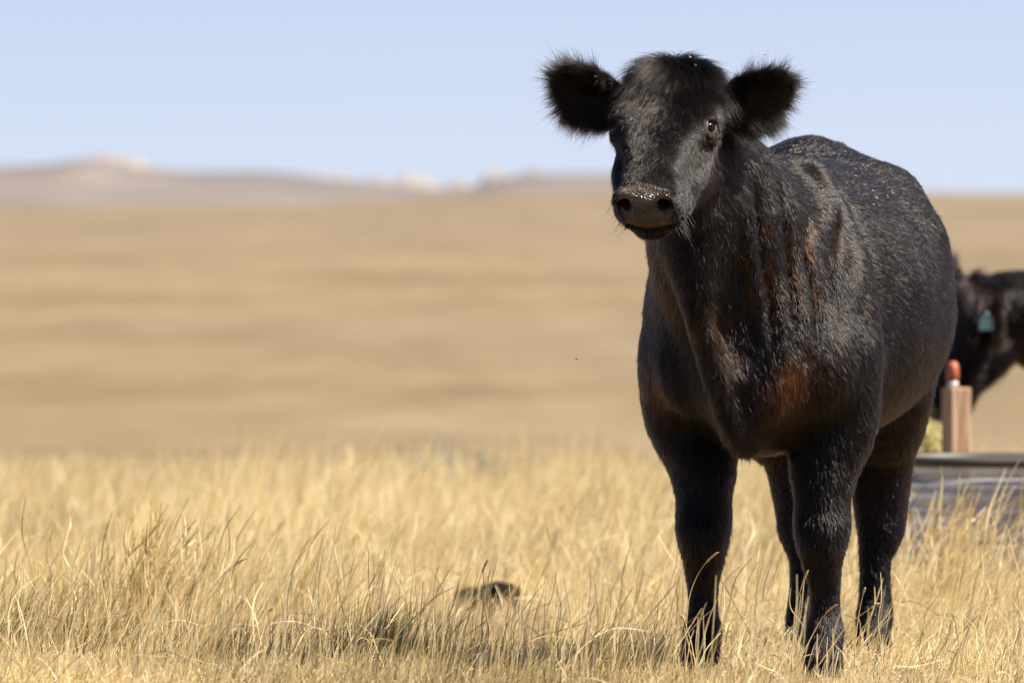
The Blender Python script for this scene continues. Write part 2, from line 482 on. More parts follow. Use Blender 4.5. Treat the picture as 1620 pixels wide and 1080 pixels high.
# ------------------------------------------------------------------ coat
def coat(V, F, NV, H, ears, cam_l, dens, width, lmul, seed, rust_fn, eyes, foot_z):
    """strands rooted on the body: returns pos (n,k,3), radius (n,k), rust (n,), rnd (n,)"""
    g = np.random.default_rng(seed)
    T = np.concatenate([F[:, [0, 1, 2]], F[:, [0, 2, 3]]])
    a, b, c = V[T[:, 0]], V[T[:, 1]], V[T[:, 2]]
    cr = np.cross(b - a, c - a); area = .5 * np.linalg.norm(cr, axis=1)
    cen = (a + b + c) / 3
    fn = unit(cr)
    O, Fh, Rh, Uh = H['O'], H['F'], H['R'], H['U']
    def head_co(p):
        q = p - O
        return q @ Rh, q @ Uh, q @ Fh
    def ear_w(p):
        w = np.zeros(len(p)); ee = np.zeros(len(p), int)
        for i, e in enumerate(ears):
            q = p - e['O']; t = q @ e['A']; r = q @ e['W']; u = q @ e['T'] - e['warp'] * r * r
            m = sstep(.005, .04, t) * (np.abs(r) < .088) * (np.abs(u) < .035) * (t < .24)
            ee[m > w] = i; w = np.maximum(w, m)
        return w, ee
    def head_w(p):
        r, u, f = head_co(p)
        return sstep(-.06, .0, f) * (np.abs(r) < .16) * (u > -.30 + .1 * (f < .1)) * (f < .56)
    # density per face
    r, u, f = head_co(cen)
    hw = head_w(cen); ew, _ = ear_w(cen)
    facing = (fn * unit(cam_l - cen)).sum(1)
    d = dens * np.where(facing > -.25, 1.0, .35)
    d = d * (1 + 1.6 * hw) * (1 + 3.5 * ew)
    pad = hw * (f > .452 + .25 * np.abs(r)) * (u > -.128) * (u < -.015) * (np.abs(r) < .060)
    d = np.where(pad > .5, 0, d)
    mouth = hw * (f > .40) * (u < -.118) * (u > -.137)
    d = np.where(mouth > .5, 0, d)
    for ec, rad in eyes:
        d = np.where(((cen - ec) ** 2).sum(1) < rad * rad, 0, d)
    d = np.where(cen[:, 2] < foot_z + .045, 0, d)
    n = g.poisson(area * d)
    fi = np.repeat(np.arange(len(T)), n); m = len(fi)
    w1 = np.sqrt(g.random(m)); w2 = g.random(m)
    w = np.stack([1 - w1, w1 * (1 - w2), w1 * w2], 1)
    P = (V[T[fi]] * w[..., None]).sum(1)
    Nn = unit((NV[T[fi]] * w[..., None]).sum(1))
    r, u, f = head_co(P); hw = head_w(P); ew, ei = ear_w(P)
    lx, ly, z = P.T
    # flow of the coat
    flow = np.stack([.12 * np.sign(lx) * np.ones(m), .75 * np.ones(m), -.75 * np.ones(m)], 1)
    front = sstep(.1, .7, -Nn[:, 1]) * (ly < .1)
    flow = flow * (1 - front)[:, None] + front[:, None] * np.stack([.9 * np.clip(lx, -.25, .25), .25 * np.ones(m), -1.0 * np.ones(m)], 1)
    top = sstep(.5, .9, Nn[:, 2])
    flow = flow * (1 - top)[:, None] + top[:, None] * np.array([0, 1, 0.0])
    leg = sstep(.85, .38, z)
    flow = flow * (1 - leg)[:, None] + leg[:, None] * np.array([0, .25, -1.0])
    # face: fans away from the whorl between the eyes and falls from the poll
    fan = Fh[None] * np.ones((m, 1)) * (0.9 + 0 * f[:, None]) + Rh[None] * (8.0 * (r + .012))[:, None] - Z[None] * (.6 * sstep(-.07, -.14, u))[:, None]
    whorl = sstep(.09, .0, np.abs(f - .15)) * sstep(.07, .02, np.abs(r))
    fan = fan + whorl[:, None] * (Rh[None] * (14 * (r - .012))[:, None])
    pollw = sstep(.115, .04, f) * sstep(-.13, -.06, u)
    radial = Rh[None] * (9 * r)[:, None] + Fh[None] * (8.0 * (f + .005))[:, None] + Fh[None] * .35
    fan = fan * (1 - pollw)[:, None] + radial * pollw[:, None]
    jaw = sstep(-.13, -.19, u) * sstep(.44, .36, f)
    fan = fan * (1 - jaw)[:, None] + jaw[:, None] * (np.array([0, .25, -1.0]) - .4 * Fh)[None]
    flow = flow * (1 - hw)[:, None] + fan * hw[:, None]
    eA = np.array([e['A'] for e in ears])[ei]; eW = np.array([e['W'] for e in ears])[ei]; eT = np.array([e['T'] for e in ears])[ei]; eO = np.array([e['O'] for e in ears])[ei]
    q = P - eO; et = (q * eA).sum(1); er = (q * eW).sum(1)
    efl = eA * (.75 + 2.5 * np.clip(et - .1, 0, 1))[:, None] + eW * (er / .04)[:, None]
    flow = np.where(ew[:, None] > .3, efl, flow)
    # waviness
    def wav(fr, amp, s0):
        return amp * np.stack([vnoise(P * fr, s0 + i) for i in range(3)], 1)
    flow = unit(flow) + wav(12, .20, 11) + wav(95, 1, 21) * (.19 - .04 * hw)[:, None] + (.07 + .04 * hw)[:, None] * g.standard_normal((m, 3))
    flow = flow - (flow * Nn).sum(1, keepdims=True) * Nn
    flow = unit(flow)
    # length and lift
    L = .0145 + .003 * vnoise(P * 9, 5)
    L = L + .010 * front * sstep(.9, .6, z) + .006 * sstep(-.3, -.8, Nn[:, 2])
    L = L * (1 - .25 * leg)
    Lh = .0165 + .006 * sstep(.2, .08, f) + .010 * jaw
    Lh = np.where(f > .40, np.minimum(Lh, .0105 + .008 * jaw), Lh)
    Lh = Lh * (1 - pollw) + pollw * (.050 + .018 * vnoise(P * 40, 8))
    L = L * (1 - hw) + Lh * hw
    inner = sstep(-.2, .5, (Nn * eT).sum(1))
    rim = sstep(.022, .050, np.abs(er)) + sstep(.15, .19, et)
    topr = sstep(-.1, .5, ((eW * np.sign(er)[:, None]) * Z).sum(1)) * np.clip(rim, 0, 1)
    Le = .014 + .014 * inner + .008 * np.clip(rim, 0, 1) + .014 * topr
    L = np.where(ew > .3, Le, L)
    L = L * (1 + .12 * vnoise(P * 95, 33)) * lmul * np.clip(1 + .28 * g.standard_normal(m), .35, 1.8)
    for ec, rad in eyes:
        de = np.sqrt(((P - ec) ** 2).sum(1)); L = L * (1 - .65 * sstep(rad * 2.0, rad, de))
    lift = .27 + .12 * g.standard_normal(m) + .06 * front
    lift = np.where(hw > .5, (.15 + .08 * g.standard_normal(m)) + .55 * pollw + .12 * jaw, lift)
    lift = np.where(ew > .3, .42 + .20 * g.standard_normal(m), lift)
    lift = np.clip(lift, .06, 1.3)
    d0 = flow * np.cos(lift)[:, None] + Nn * np.sin(lift)[:, None]
    k = 4
    tt = np.linspace(0, 1, k)
    bend = (flow - d0) * .45 + .16 * g.standard_normal((m, 3)) + wav(110, .20, 31)
    bend[:, 2] -= .18 + .35 * pollw * hw
    bn = (bend * Nn).sum(1)                        # keep the strands above the skin
    bend = bend + Nn * (np.maximum(bn, -.45 * np.sin(lift)) - bn)[:, None]
    pos = P[:, None] - Nn[:, None] * .001 + L[:, None, None] * (d0[:, None] * tt[None, :, None] + bend[:, None] * (tt ** 2)[None, :, None])
    rad = width * (.8 + .4 * g.random(m))[:, None] * np.array([1.0, .95, .7, .12])[None]
    rad = rad * np.where(ew > .3, .6, np.where(hw > .5, .65, 1.0))[:, None]
    return pos, rad, rust_fn(P, Nn), g.random(m)

def coat_material():
    m = bpy.data.materials.new('black_coat'); m.use_nodes = True
    nt = m.node_tree; nt.nodes.clear()
    out = N(nt, 'ShaderNodeOutputMaterial')
    hb = N(nt, 'ShaderNodeBsdfHairPrincipled'); hb.model = 'CHIANG'; hb.parametrization = 'COLOR'
    a = N(nt, 'ShaderNodeAttribute', attribute_name='rust')
    b = N(nt, 'ShaderNodeAttribute', attribute_name='rnd')
    m1 = N(nt, 'ShaderNodeMix', data_type='RGBA'); m1.inputs['A'].default_value = (.003, .0028, .0028, 1); m1.inputs['B'].default_value = (.011, .0075, .0055, 1)
    nt.links.new(b.outputs['Fac'], m1.inputs['Factor'])
    m2 = N(nt, 'ShaderNodeMix', data_type='RGBA'); m2.inputs['B'].default_value = (.15, .048, .011, 1)
    nt.links.new(a.outputs['Fac'], m2.inputs['Factor']); nt.links.new(m1.outputs['Result'], m2.inputs['A'])
    nt.links.new(m2.outputs['Result'], hb.inputs['Color'])
    hb.inputs['Roughness'].default_value = .19
    hb.inputs['IOR'].default_value = 1.32
    hb.inputs['Radial Roughness'].default_value = .32
    hb.inputs['Random Roughness'].default_value = .3
    hb.inputs['Coat'].default_value = 0.0
    nt.links.new(hb.outputs[0], out.inputs['Surface'])
    return m

def hide_material():
    m, nt, bs, out = new_mat('black_hide')
    a = N(nt, 'ShaderNodeAttribute', attribute_name='hide')
    g = N(nt, 'ShaderNodeAttribute', attribute_name='wet')
    nt.links.new(a.outputs['Color'], bs.inputs['Base Color'])
    tc = N(nt, 'ShaderNodeTexCoord')
    vo = N(nt, 'ShaderNodeTexVoronoi', feature='DISTANCE_TO_EDGE'); vo.inputs['Scale'].default_value = 150
    nt.links.new(tc.outputs['Object'], vo.inputs['Vector'])
    mr = N(nt, 'ShaderNodeMapRange'); mr.inputs['From Max'].default_value = .25
    nt.links.new(vo.outputs['Distance'], mr.inputs['Value'])
    bp = N(nt, 'ShaderNodeBump'); bp.inputs['Distance'].default_value = .0035
    ml = N(nt, 'ShaderNodeMath', operation='MULTIPLY'); ml.inputs[1].default_value = .8
    nt.links.new(g.outputs['Fac'], ml.inputs[0]); nt.links.new(ml.outputs[0], bp.inputs['Strength'])
    nt.links.new(mr.outputs[0], bp.inputs['Height']); nt.links.new(bp.outputs[0], bs.inputs['Normal'])
    ns = N(nt, 'ShaderNodeTexNoise'); ns.inputs['Scale'].default_value = 45; nt.links.new(tc.outputs['Object'], ns.inputs['Vector'])
    r2 = N(nt, 'ShaderNodeMapRange'); r2.inputs['From Min'].default_value = .35; r2.inputs['From Max'].default_value = .65; r2.inputs['To Min'].default_value = .14; r2.inputs['To Max'].default_value = .40
    nt.links.new(ns.outputs['Fac'], r2.inputs['Value'])
    mx = N(nt, 'ShaderNodeMix'); mx.inputs['A'].default_value = .75
    nt.links.new(g.outputs['Fac'], mx.inputs['Factor']); nt.links.new(r2.outputs[0], mx.inputs['B'])
    nt.links.new(mx.outputs['Result'], bs.inputs['Roughness'])
    sp = N(nt, 'ShaderNodeMix'); sp.inputs['A'].default_value = .04; sp.inputs['B'].default_value = .6
    nt.links.new(g.outputs['Fac'], sp.inputs['Factor']); nt.links.new(sp.outputs['Result'], bs.inputs['Specular IOR Level'])
    return m

def simple(name, col, rough=.6, metal=0.0, spec=.5):
    m, nt, bs, out = new_mat(name)
    bs.inputs['Base Color'].default_value = (*col, 1); bs.inputs['Roughness'].default_value = rough
    bs.inputs['Metallic'].default_value = metal; bs.inputs['Specular IOR Level'].default_value = spec
    return m

M_COAT = coat_material(); M_HIDE = hide_material()
M_EYE = simple('eye_black', (.003, .002, .0015), .05, 0, .12)
M_LID = simple('eyelid_skin', (.016, .010, .0075), .65)
M_HOOF = simple('hoof_horn', (.02, .016, .013), .7, 0, .2)
M_WHISK = simple('whisker', (.02, .018, .016), .4)

def sphere(c, rad, nu=24, nv=14):
    vs = [(c[0], c[1], c[2] + rad[2])]; fs = []
    for j in range(1, nv):
        th = math.pi * j / nv
        for i in range(nu):
            ph = 2 * math.pi * i / nu
            vs.append((c[0] + rad[0] * math.sin(th) * math.cos(ph), c[1] + rad[1] * math.sin(th) * math.sin(ph), c[2] + rad[2] * math.cos(th)))
    vs.append((c[0], c[1], c[2] - rad[2]))
    for i in range(nu): fs.append((0, 1 + i, 1 + (i + 1) % nu))
    for j in range(nv - 2):
        for i in range(nu):
            a = 1 + j * nu + i; b = 1 + j * nu + (i + 1) % nu
            fs.append((a, a + nu, b + nu, b))
    e = len(vs) - 1; o = 1 + (nv - 2) * nu
    for i in range(nu): fs.append((o + i, e, o + (i + 1) % nu))
    return np.array(vs), fs

def tube(path, rad, nu=8, cap=True):
    path = np.array(path, float); rad = np.broadcast_to(np.array(rad, float), (len(path),))
    vs = []; fs = []
    t0 = unit(np.gradient(path, axis=0))
    ref = np.array([0, 0, 1.0]) if abs(t0[0][2]) < .9 else np.array([1.0, 0, 0])
    for i, p in enumerate(path):
        a = unit(np.cross(t0[i], ref)); b = np.cross(t0[i], a)
        for j in range(nu):
            an = 2 * math.pi * j / nu
            vs.append(p + rad[i] * (a * math.cos(an) + b * math.sin(an)))
    for i in range(len(path) - 1):
        for j in range(nu):
            k = (j + 1) % nu
            fs.append((i * nu + j, i * nu + k, (i + 1) * nu + k, (i + 1) * nu + j))
    if cap:
        fs.append(tuple(range(nu))[::-1]); fs.append(tuple((len(path) - 1) * nu + j for j in range(nu)))
    return np.array(vs), fs

def hoof(parent, foot, side):
    """one claw: a wedge with a rounded toe, sloping front wall and flat sole"""
    fx, fy, fz = foot
    ns = 14; vs = []; fs = []
    for lv, (s_, zz, back) in enumerate(((1.0, .0, .0), (.98, .012, .002), (.86, .035, .012), (.74, .062, .024), (.55, .066, .026))):
        for i in range(ns):
            an = 2 * math.pi * i / ns
            ex = .026 * math.cos(an); ey = .056 * math.sin(an)
            if ey < 0: ex *= 1 - .45 * (-ey / .056) ** 1.5; ey *= 1.12
            ex = ex + (.006 * side if ey < -.02 else 0) * -1
            vs.append((fx + side * .027 + ex * s_, fy - .035 + ey * s_ + back, fz + zz))
    for lv in range(4):
        for i in range(ns):
            k = (i + 1) % ns
            fs.append((lv * ns + i, lv * ns + k, (lv + 1) * ns + k, (lv + 1) * ns + i))
    fs.append(tuple(range(ns))[::-1]); fs.append(tuple(4 * ns + i for i in range(ns)))
    return mesh_obj('hoof', vs, fs, M_HOOF, parent)

def make_cow(name, pose, origin, rz, h, dens, width, lmul, seed, rust_fn, folds=None):
    root = empty(name, tuple(origin), rz)
    V, F, H = cow_surface(pose, h)
    NV = vnormals(V, F)
    if folds is not None:
        V = V + NV * folds(V, NV)[:, None]; NV = vnormals(V, F)
    c, s_ = math.cos(-rz), math.sin(-rz)
    dv = np.array([0, 0, 1.096]) - np.array(origin)
    cam_l = np.array([dv[0] * c - dv[1] * s_, dv[0] * s_ + dv[1] * c, dv[2]])
    hp = H['hp']
    body = mesh_obj('body', V, F, M_HIDE, root)
    # bare skin: nose pad, lips, eye rims
    q = V - H['O']; r, u, f = q @ H['R'], q @ H['U'], q @ H['F']
    pad = sstep(.440, .456, f - .25 * np.abs(r)) * sstep(-.135, -.120, u) * sstep(.066, .057, np.abs(r)) * sstep(.0, -.02, u)
    col = np.full((len(V), 3), .004)
    nz = vnoise(V * 60, 3, 2)
    pc = np.stack([.015 + .011 * nz, .0105 + .007 * nz, .007 + .005 * nz], 1)
    topp = (sstep(-.062, -.045, u) * (.6 + .5 * nz))[:, None]  # light on the pad's upper side, put into the colour as tan
    pc = pc * (1 - topp) + topp * np.array([.10, .07, .045])
    lowlip = sstep(-.105, -.122, u)[:, None]
    pc = pc * (1 - lowlip) + lowlip * np.array([.07, .035, .012])
    inn = np.zeros(len(V))
    for sx in (-1, 1):
        dn = np.sqrt(((V - hp(sx * .050, -.066, .476)) ** 2).sum(1)); inn = np.maximum(inn, sstep(.021, .015, dn))
    pc = pc * (1 - inn[:, None]) + inn[:, None] * np.array([.02, .012, .01])
    col = col * (1 - pad[:, None]) + pc * pad[:, None]
    eyes = []
    for sx in (-1, 1):
        ec = hp(sx * .114, -.044, .194)
        de = np.sqrt(((V - ec) ** 2).sum(1)); w = sstep(.032, .022, de)[:, None]
        col = col * (1 - w) + w * np.array([.035, .021, .014])
        eyes.append((ec, .0205))
    a = body.data.attributes.new('hide', 'FLOAT_COLOR', 'POINT')
    a.data.foreach_set('color', np.concatenate([np.clip(col, .003, 1), np.ones((len(V), 1))], 1).astype(np.float32).ravel())
    a = body.data.attributes.new('wet', 'FLOAT', 'POINT'); a.data.foreach_set('value', (pad * (1 - inn)).astype(np.float32))
    pos, rad, rust, rnd = coat(V, F, NV, H, pose['ears'], cam_l, dens, width, lmul, seed, rust_fn, eyes, pose['feet'][0][2])
    curves_obj('coat', pos, rad, M_COAT, root, dict(rust=rust, rnd=rnd))
    # whiskers round the muzzle and chin
    gw = np.random.default_rng(seed + 50); nw = 60
    wr = gw.choice([-1, 1], nw) * (.045 + .03 * gw.random(nw)); wu = -.16 + .10 * gw.random(nw); wf = .38 + .08 * gw.random(nw)
    wp = np.array([hp(a_, b_, c_) for a_, b_, c_ in zip(wr, wu, wf)])
    wd = unit(np.sign(wr)[:, None] * H['R'] * (.9 + .3 * gw.random((nw, 1))) + H['F'] * .5 - Z * (.5 + .5 * gw.random((nw, 1))) + .25 * gw.standard_normal((nw, 3)))
    wl = .025 + .035 * gw.random(nw); tw = np.linspace(0, 1, 5)
    wpos = wp[:, None] + wd[:, None] * (wl[:, None] * tw)[..., None]; wpos[..., 2] -= (wl[:, None] * .25 * tw ** 2)
    curves_obj('whiskers', wpos, np.repeat(np.array([[.00035, .0003, .00026, .0002, .00008]]), nw, 0), M_WHISK, root)
    HM = np.stack([H['R'], H['U'], H['F']])
    for sx in (-1, 1):
        vs, fs = sphere((0, 0, 0), (.0225, .0225, .0225))
        ec = hp(sx * .104, -.052, .194)
        eo = mesh_obj('eye', vs + ec, fs, M_EYE, root)
        # eyelids: a skin cap over the eyeball with an almond opening
        out = unit(H['R'] * sx * .85 + H['U'] * .75 + H['F'] * .12)
        a_ = unit(H['F'] - (H['F'] @ out) * out - .45 * (Z - (Z @ out) * out)); b_ = np.cross(out, a_)
        if b_[2] < 0: b_ = -b_
        vs = []; fs = []; nu, nv_ = 32, 7
        for j in range(nv_):
            t_ = j / (nv_ - 1)
            for i in range(nu):
                an = 2 * math.pi * i / nu
                ca, sa = math.cos(an), math.sin(an)
                th0 = 1 / math.sqrt((ca / R(54)) ** 2 + (sa / (R(27) if sa > 0 else R(31))) ** 2) * (1 - .10 * abs(ca) ** 4 * 0)
                th = th0 + (R(92) - th0) * t_
                rr = .0236 + .0022 * math.sin(math.pi * min(1, t_ * 3.2)) * (t_ < .31) + (.0012 if 0 < j else 0)
                d_ = out * math.cos(th) + (a_ * ca + b_ * sa) * math.sin(th)
                vs.append(ec + d_ * rr)
        for j in range(nv_ - 1):
            for i in range(nu):
                k_ = (i + 1) % nu; fs.append((j * nu + i, j * nu + k_, (j + 1) * nu + k_, (j + 1) * nu + i))
        mesh_obj('eyelid', vs, fs, M_LID, eo)
    for ft in pose['feet']:
        for sd in (-1, 1): hoof(root, ft, sd)
    return root, V, NV, H

# ---- skin folds on the near side of the neck and behind the shoulder
def folds1(V, NV):
    x, y, z = V.T
    wob = .012 * vnoise(V * 7, 41)
    m = sstep(.74, .86, z) * sstep(1.22, 1.08, z) * sstep(-.03, .02, x) * sstep(.21, .17, x) * sstep(.05, -.06, y) * sstep(-.45, -.36, y) * sstep(.2, .5, -NV[:, 1])
    ph = (x + wob + .10 * (z - .95)) / .048
    d = m * .0130 * (np.abs(np.sin(math.pi * ph)) ** .6 * 2 - 1.25)
    # loose ripples on the dewlap and muscle relief
    d += .004 * vnoise(V * 9, 42) + .0012 * vnoise(V * 24, 43)
    head = sstep(1.05, 1.15, z) * sstep(-.38, -.45, y)
    d = np.where(head > 0, d * (1 - head) + head * .0012 * vnoise(V * 26, 44), d)
    leg = sstep(.5, .4, z)
    return d * (1 - .6 * leg)

def rust1(P, Nn):
    x, y, z = P.T
    n1 = vnoise(P * 16, 51, 2); n2 = vnoise(P * 40, 52)
    def blob(c, rr): return np.exp(-(((P - np.array(c)) / np.array(rr)) ** 2).sum(1))
    front = sstep(.1, .4, -Nn[:, 1])
    b = .9 * blob((.125, -.20, .715), (.06, .2, .045)) + .45 * blob((.08, -.22, .66), (.05, .2, .06))
    b += .40 * blob((-.075, -.36, .84), (.04, .15, .045)) + .25 * blob((-.03, -.3, .75), (.03, .15, .08))
    b += .58 * front * sstep(.82, .92, z) * sstep(1.15, 1.0, z) * sstep(-.02, .03, x) * sstep(.20, .14, x) * sstep(.1, .6, np.sin((x + .012 * vnoise(P * 7, 41) + .10 * (z - .95)) / .048 * math.pi * 2 + .6) * .5 + .5)
    b += .2 * blob((-.25, -.1, .66), (.05, .2, .05)) + .16 * blob((.17, 1.33, .40), (.06, .2, .09))
    b = np.clip(b, 0, 1.5) ** 1.25
    return np.clip(.85 * b * (.75 + .55 * n1 + .6 * n2) + .05 * np.clip(n1, 0, 1), 0, 1)

# ------------------------------------------------------------------ ground
FX = 12860.0
def terr(x, y):
    """height of the ground: a gentle fall away from the cow, then a wide plain rising to the ridge"""
    x = np.asarray(x, float); y = np.asarray(y, float)
    ky = [-200, 0, 20, 60, 110, 150, 190, 240, 320, 600, 1200, 2600, 3200, 6000, 12000]
    kz = [3.0, .5, 0, -1.0, -2.25, -3.15, -3.8, -4.15, -4.2, -3.75, -1.9, 7.6, 9.0, -10, -60]
    kz = np.array(kz); ky = np.array(ky, float)
    m = np.gradient(kz, ky)
    i = np.clip(np.searchsorted(ky, y, side='right') - 1, 0, len(ky) - 2)
    d = ky[i + 1] - ky[i]; t = np.clip((y - ky[i]) / d, 0, 1)
    z = (1 + 2 * t) * (1 - t) ** 2 * kz[i] + t * (1 - t) ** 2 * d * m[i] + t * t * (3 - 2 * t) * kz[i + 1] + t * t * (t - 1) * d * m[i + 1]
    p = np.stack([x.ravel(), y.ravel()], 1)
    near = np.exp(-np.maximum(y - 25, 0) / 60)
    b = (.045 * vnoise(p * .55, 61) + .018 * vnoise(p * 1.9, 62)).reshape(x.shape) * near
    b = b * (1 - .85 * np.exp(-(((x - .72) / .6) ** 2 + ((y - 20.6) / 1.2) ** 2)))
    b = b + (.9 * vnoise(p * .004, 63, 2)).reshape(x.shape) * sstep(250, 900, y)
    b = b - 4.6 * sstep(30, -110, x) * sstep(1000, 2600, y)
    return z + b - .04 * np.exp(-np.maximum(y - 60, 0) / 40)

ys = np.concatenate([np.linspace(-40, 8, 12), np.arange(9, 40, .3), np.geomspace(40, 12000, 150)])
xs = np.linspace(-1, 1, 161); xs = np.sign(xs) * np.abs(xs) ** 1.6
gx = xs[None] * (14 + np.abs(ys)[:, None] * .55); gy = np.repeat(ys[:, None], len(xs), 1)
gz = terr(gx, gy)
GV = np.stack([gx, gy, gz], -1).reshape(-1, 3)
nr, nc = len(ys), len(xs)
ii = (np.arange(nr - 1)[:, None] * nc + np.arange(nc - 1)[None]).ravel()
GF = np.stack([ii, ii + 1, ii + nc + 1, ii + nc], 1)

def ground_material():
    m, nt, bs, out = new_mat('dry_grassland')
    L = nt.links.new
    geo = N(nt, 'ShaderNodeNewGeometry')
    def noise(scale, detail=4, rough=.55, sc3=None):
        mp = N(nt, 'ShaderNodeMapping'); mp.inputs['Scale'].default_value = sc3 or (scale, scale, scale)
        L(geo.outputs['Position'], mp.inputs['Vector'])
        n = N(nt, 'ShaderNodeTexNoise'); n.inputs['Scale'].default_value = 1; n.inputs['Detail'].default_value = detail; n.inputs['Roughness'].default_value = rough
        L(mp.outputs[0], n.inputs['Vector']); return n
    def ramp(src, stops):
        r = N(nt, 'ShaderNodeValToRGB'); e = r.color_ramp.elements
        while len(e) < len(stops): e.new(.5)
        for i, (p, c) in enumerate(stops): e[i].position = p; e[i].color = (*c, 1)
        L(src, r.inputs['Fac']); return r
    def mix(f, a, b):
        x = N(nt, 'ShaderNodeMix', data_type='RGBA')
        if isinstance(f, float): x.inputs['Factor'].default_value = f
        else: L(f, x.inputs['Factor'])
        L(a, x.inputs['A']); L(b, x.inputs['B']); return x.outputs['Result']
    # near: litter, dry stems and soil
    n1 = noise(38, 6, .7); n2 = noise(2.3, 4)
    litter = ramp(n1.outputs['Fac'], [(.30, (0.058, 0.038, 0.017)), (.48, (0.174, 0.119, 0.052)), (.62, (0.255, 0.186, 0.087)), (.75, (0.319, 0.244, 0.128))])
    soil = ramp(n1.outputs['Fac'], [(.3, (0.058, 0.041, 0.026)), (.7, (0.174, 0.128, 0.081))])
    patch = ramp(n2.outputs['Fac'], [(.42, (0, 0, 0)), (.60, (1, 1, 1))])
    near = mix(patch.outputs['Color'], soil.outputs['Color'], litter.outputs['Color'])
    # far: grass in broad drifts of gold, tan and mauve, thin sage
    f1 = noise(1, 3, .5, (.035, .009, 0)); f2 = noise(1, 4, .6, (.06, .02, 0)); f3 = noise(1, 3, .5, (.012, .0045, 0))
    gold = ramp(f1.outputs['Fac'], [(.32, (.104, .076, .040)), (.5, (.136, .101, .055)), (.68, (.164, .124, .070))])
    mauve = ramp(f2.outputs['Fac'], [(.35, (0.100, 0.077, 0.057)), (.65, (0.134, 0.104, 0.076))])
    far = mix(ramp(f3.outputs['Fac'], [(.47, (0, 0, 0)), (.66, (.7, .7, .7))]).outputs['Color'], gold.outputs['Color'], mauve.outputs['Color'])
    sep = N(nt, 'ShaderNodeSeparateXYZ'); L(geo.outputs['Position'], sep.inputs[0])
    mr = N(nt, 'ShaderNodeMapRange'); mr.inputs['From Min'].default_value = 40; mr.inputs['From Max'].default_value = 130
    L(sep.outputs['Y'], mr.inputs['Value'])
    # distance haze put into the colour: the plain turns mauve-tan farther out
    up = N(nt, 'ShaderNodeMapRange'); up.inputs['From Min'].default_value = 420; up.inputs['From Max'].default_value = 1500; up.inputs['To Max'].default_value = .75
    L(sep.outputs['Y'], up.inputs['Value'])
    haze_tone = mix(.40, mauve.outputs['Color'], gold.outputs['Color'])
    far2 = mix(up.outputs[0], far, haze_tone)
    f4 = noise(1, 4, .65, (.22, .035, 0))
    mot = N(nt, 'ShaderNodeMapRange'); mot.inputs['From Min'].default_value = .3; mot.inputs['From Max'].default_value = .7; mot.inputs['To Min'].default_value = .80; mot.inputs['To Max'].default_value = 1.18
    L(f4.outputs['Fac'], mot.inputs['Value'])
    mm = N(nt, 'ShaderNodeVectorMath', operation='SCALE'); L(far2, mm.inputs[0]); L(mot.outputs[0], mm.inputs['Scale'])
    col = mix(mr.outputs[0], near, mm.outputs[0])
    L(col, bs.inputs['Base Color']); bs.inputs['Roughness'].default_value = .95; bs.inputs['Specular IOR Level'].default_value = .1
    bp = N(nt, 'ShaderNodeBump'); bp.inputs['Strength'].default_value = .6; bp.inputs['Distance'].default_value = .02
    L(n1.outputs['Fac'], bp.inputs['Height']); L(bp.outputs[0], bs.inputs['Normal'])
    return m
ground = mesh_obj('ground', GV, GF, ground_material())
tag(ground, kind='structure')

# ------------------------------------------------------------------ far ridge and its pale bluffs
def px_x(u, y): return (u - 810) / FX * y
def px_z(v, y): return 1.096 + (340 - v) / FX * y

def ridge_material():
    m, nt, bs, out = new_mat('sage_ridge')
    geo = N(nt, 'ShaderNodeNewGeometry')
    mp = N(nt, 'ShaderNodeMapping'); mp.inputs['Scale'].default_value = (.012, .012, .09); nt.links.new(geo.outputs['Position'], mp.inputs[0])
    n = N(nt, 'ShaderNodeTexNoise'); n.inputs['Scale'].default_value = 1; n.inputs['Detail'].default_value = 5; nt.links.new(mp.outputs[0], n.inputs['Vector'])
    r = N(nt, 'ShaderNodeValToRGB'); e = r.color_ramp.elements
    e[0].position = .35; e[0].color = (.092, .086, .088, 1); e[1].position = .62; e[1].color = (.140, .120, .108, 1)
    nt.links.new(n.outputs['Fac'], r.inputs['Fac']); nt.links.new(r.outputs[0], bs.inputs['Base Color'])
    bs.inputs['Roughness'].default_value = 1; bs.inputs['Specular IOR Level'].default_value = 0
    return m
M_RIDGE = ridge_material()
def hills(name, y0, prof, depth, front, seed):
    us = np.linspace(-1600, 3200, 361)
    pu, pv = np.array(prof, float).T
    v = np.interp(us, pu, pv)
    k = np.exp(-np.linspace(-2, 2, 9) ** 2); k /= k.sum(); v = np.convolve(np.pad(v, 4, mode='edge'), k, 'valid')
    rows = 24; V = []
    for j in range(rows):
        t = j / (rows - 1)
        y = y0 - front + t * (front + depth)
        s_ = sstep(0, 1, np.clip((y - (y0 - front)) / front, 0, 1)) if y < y0 else 1 - sstep(0, 1, (y - y0) / depth)
        x = (us - 810) / FX * y0
        crest = 1.096 + (340 - v) / FX * y0
        base = terr(x, np.full_like(x, y)) - 3
        nz = 2.2 * vnoise(np.stack([x * .012, np.full_like(x, y * .006)], 1), seed, 3)
        z = base + (crest - base) * s_ + nz * s_ * (1 - .9 * (abs(y - y0) < 20))
        V.append(np.stack([x, np.full_like(x, y), z], 1))
    V = np.concatenate(V); nc_ = len(us)
    i_ = (np.arange(rows - 1)[:, None] * nc_ + np.arange(nc_ - 1)[None]).ravel()
    o = mesh_obj(name, V, np.stack([i_, i_ + 1, i_ + nc_ + 1, i_ + nc_], 1), M_RIDGE)
    return tag(o, kind='structure')
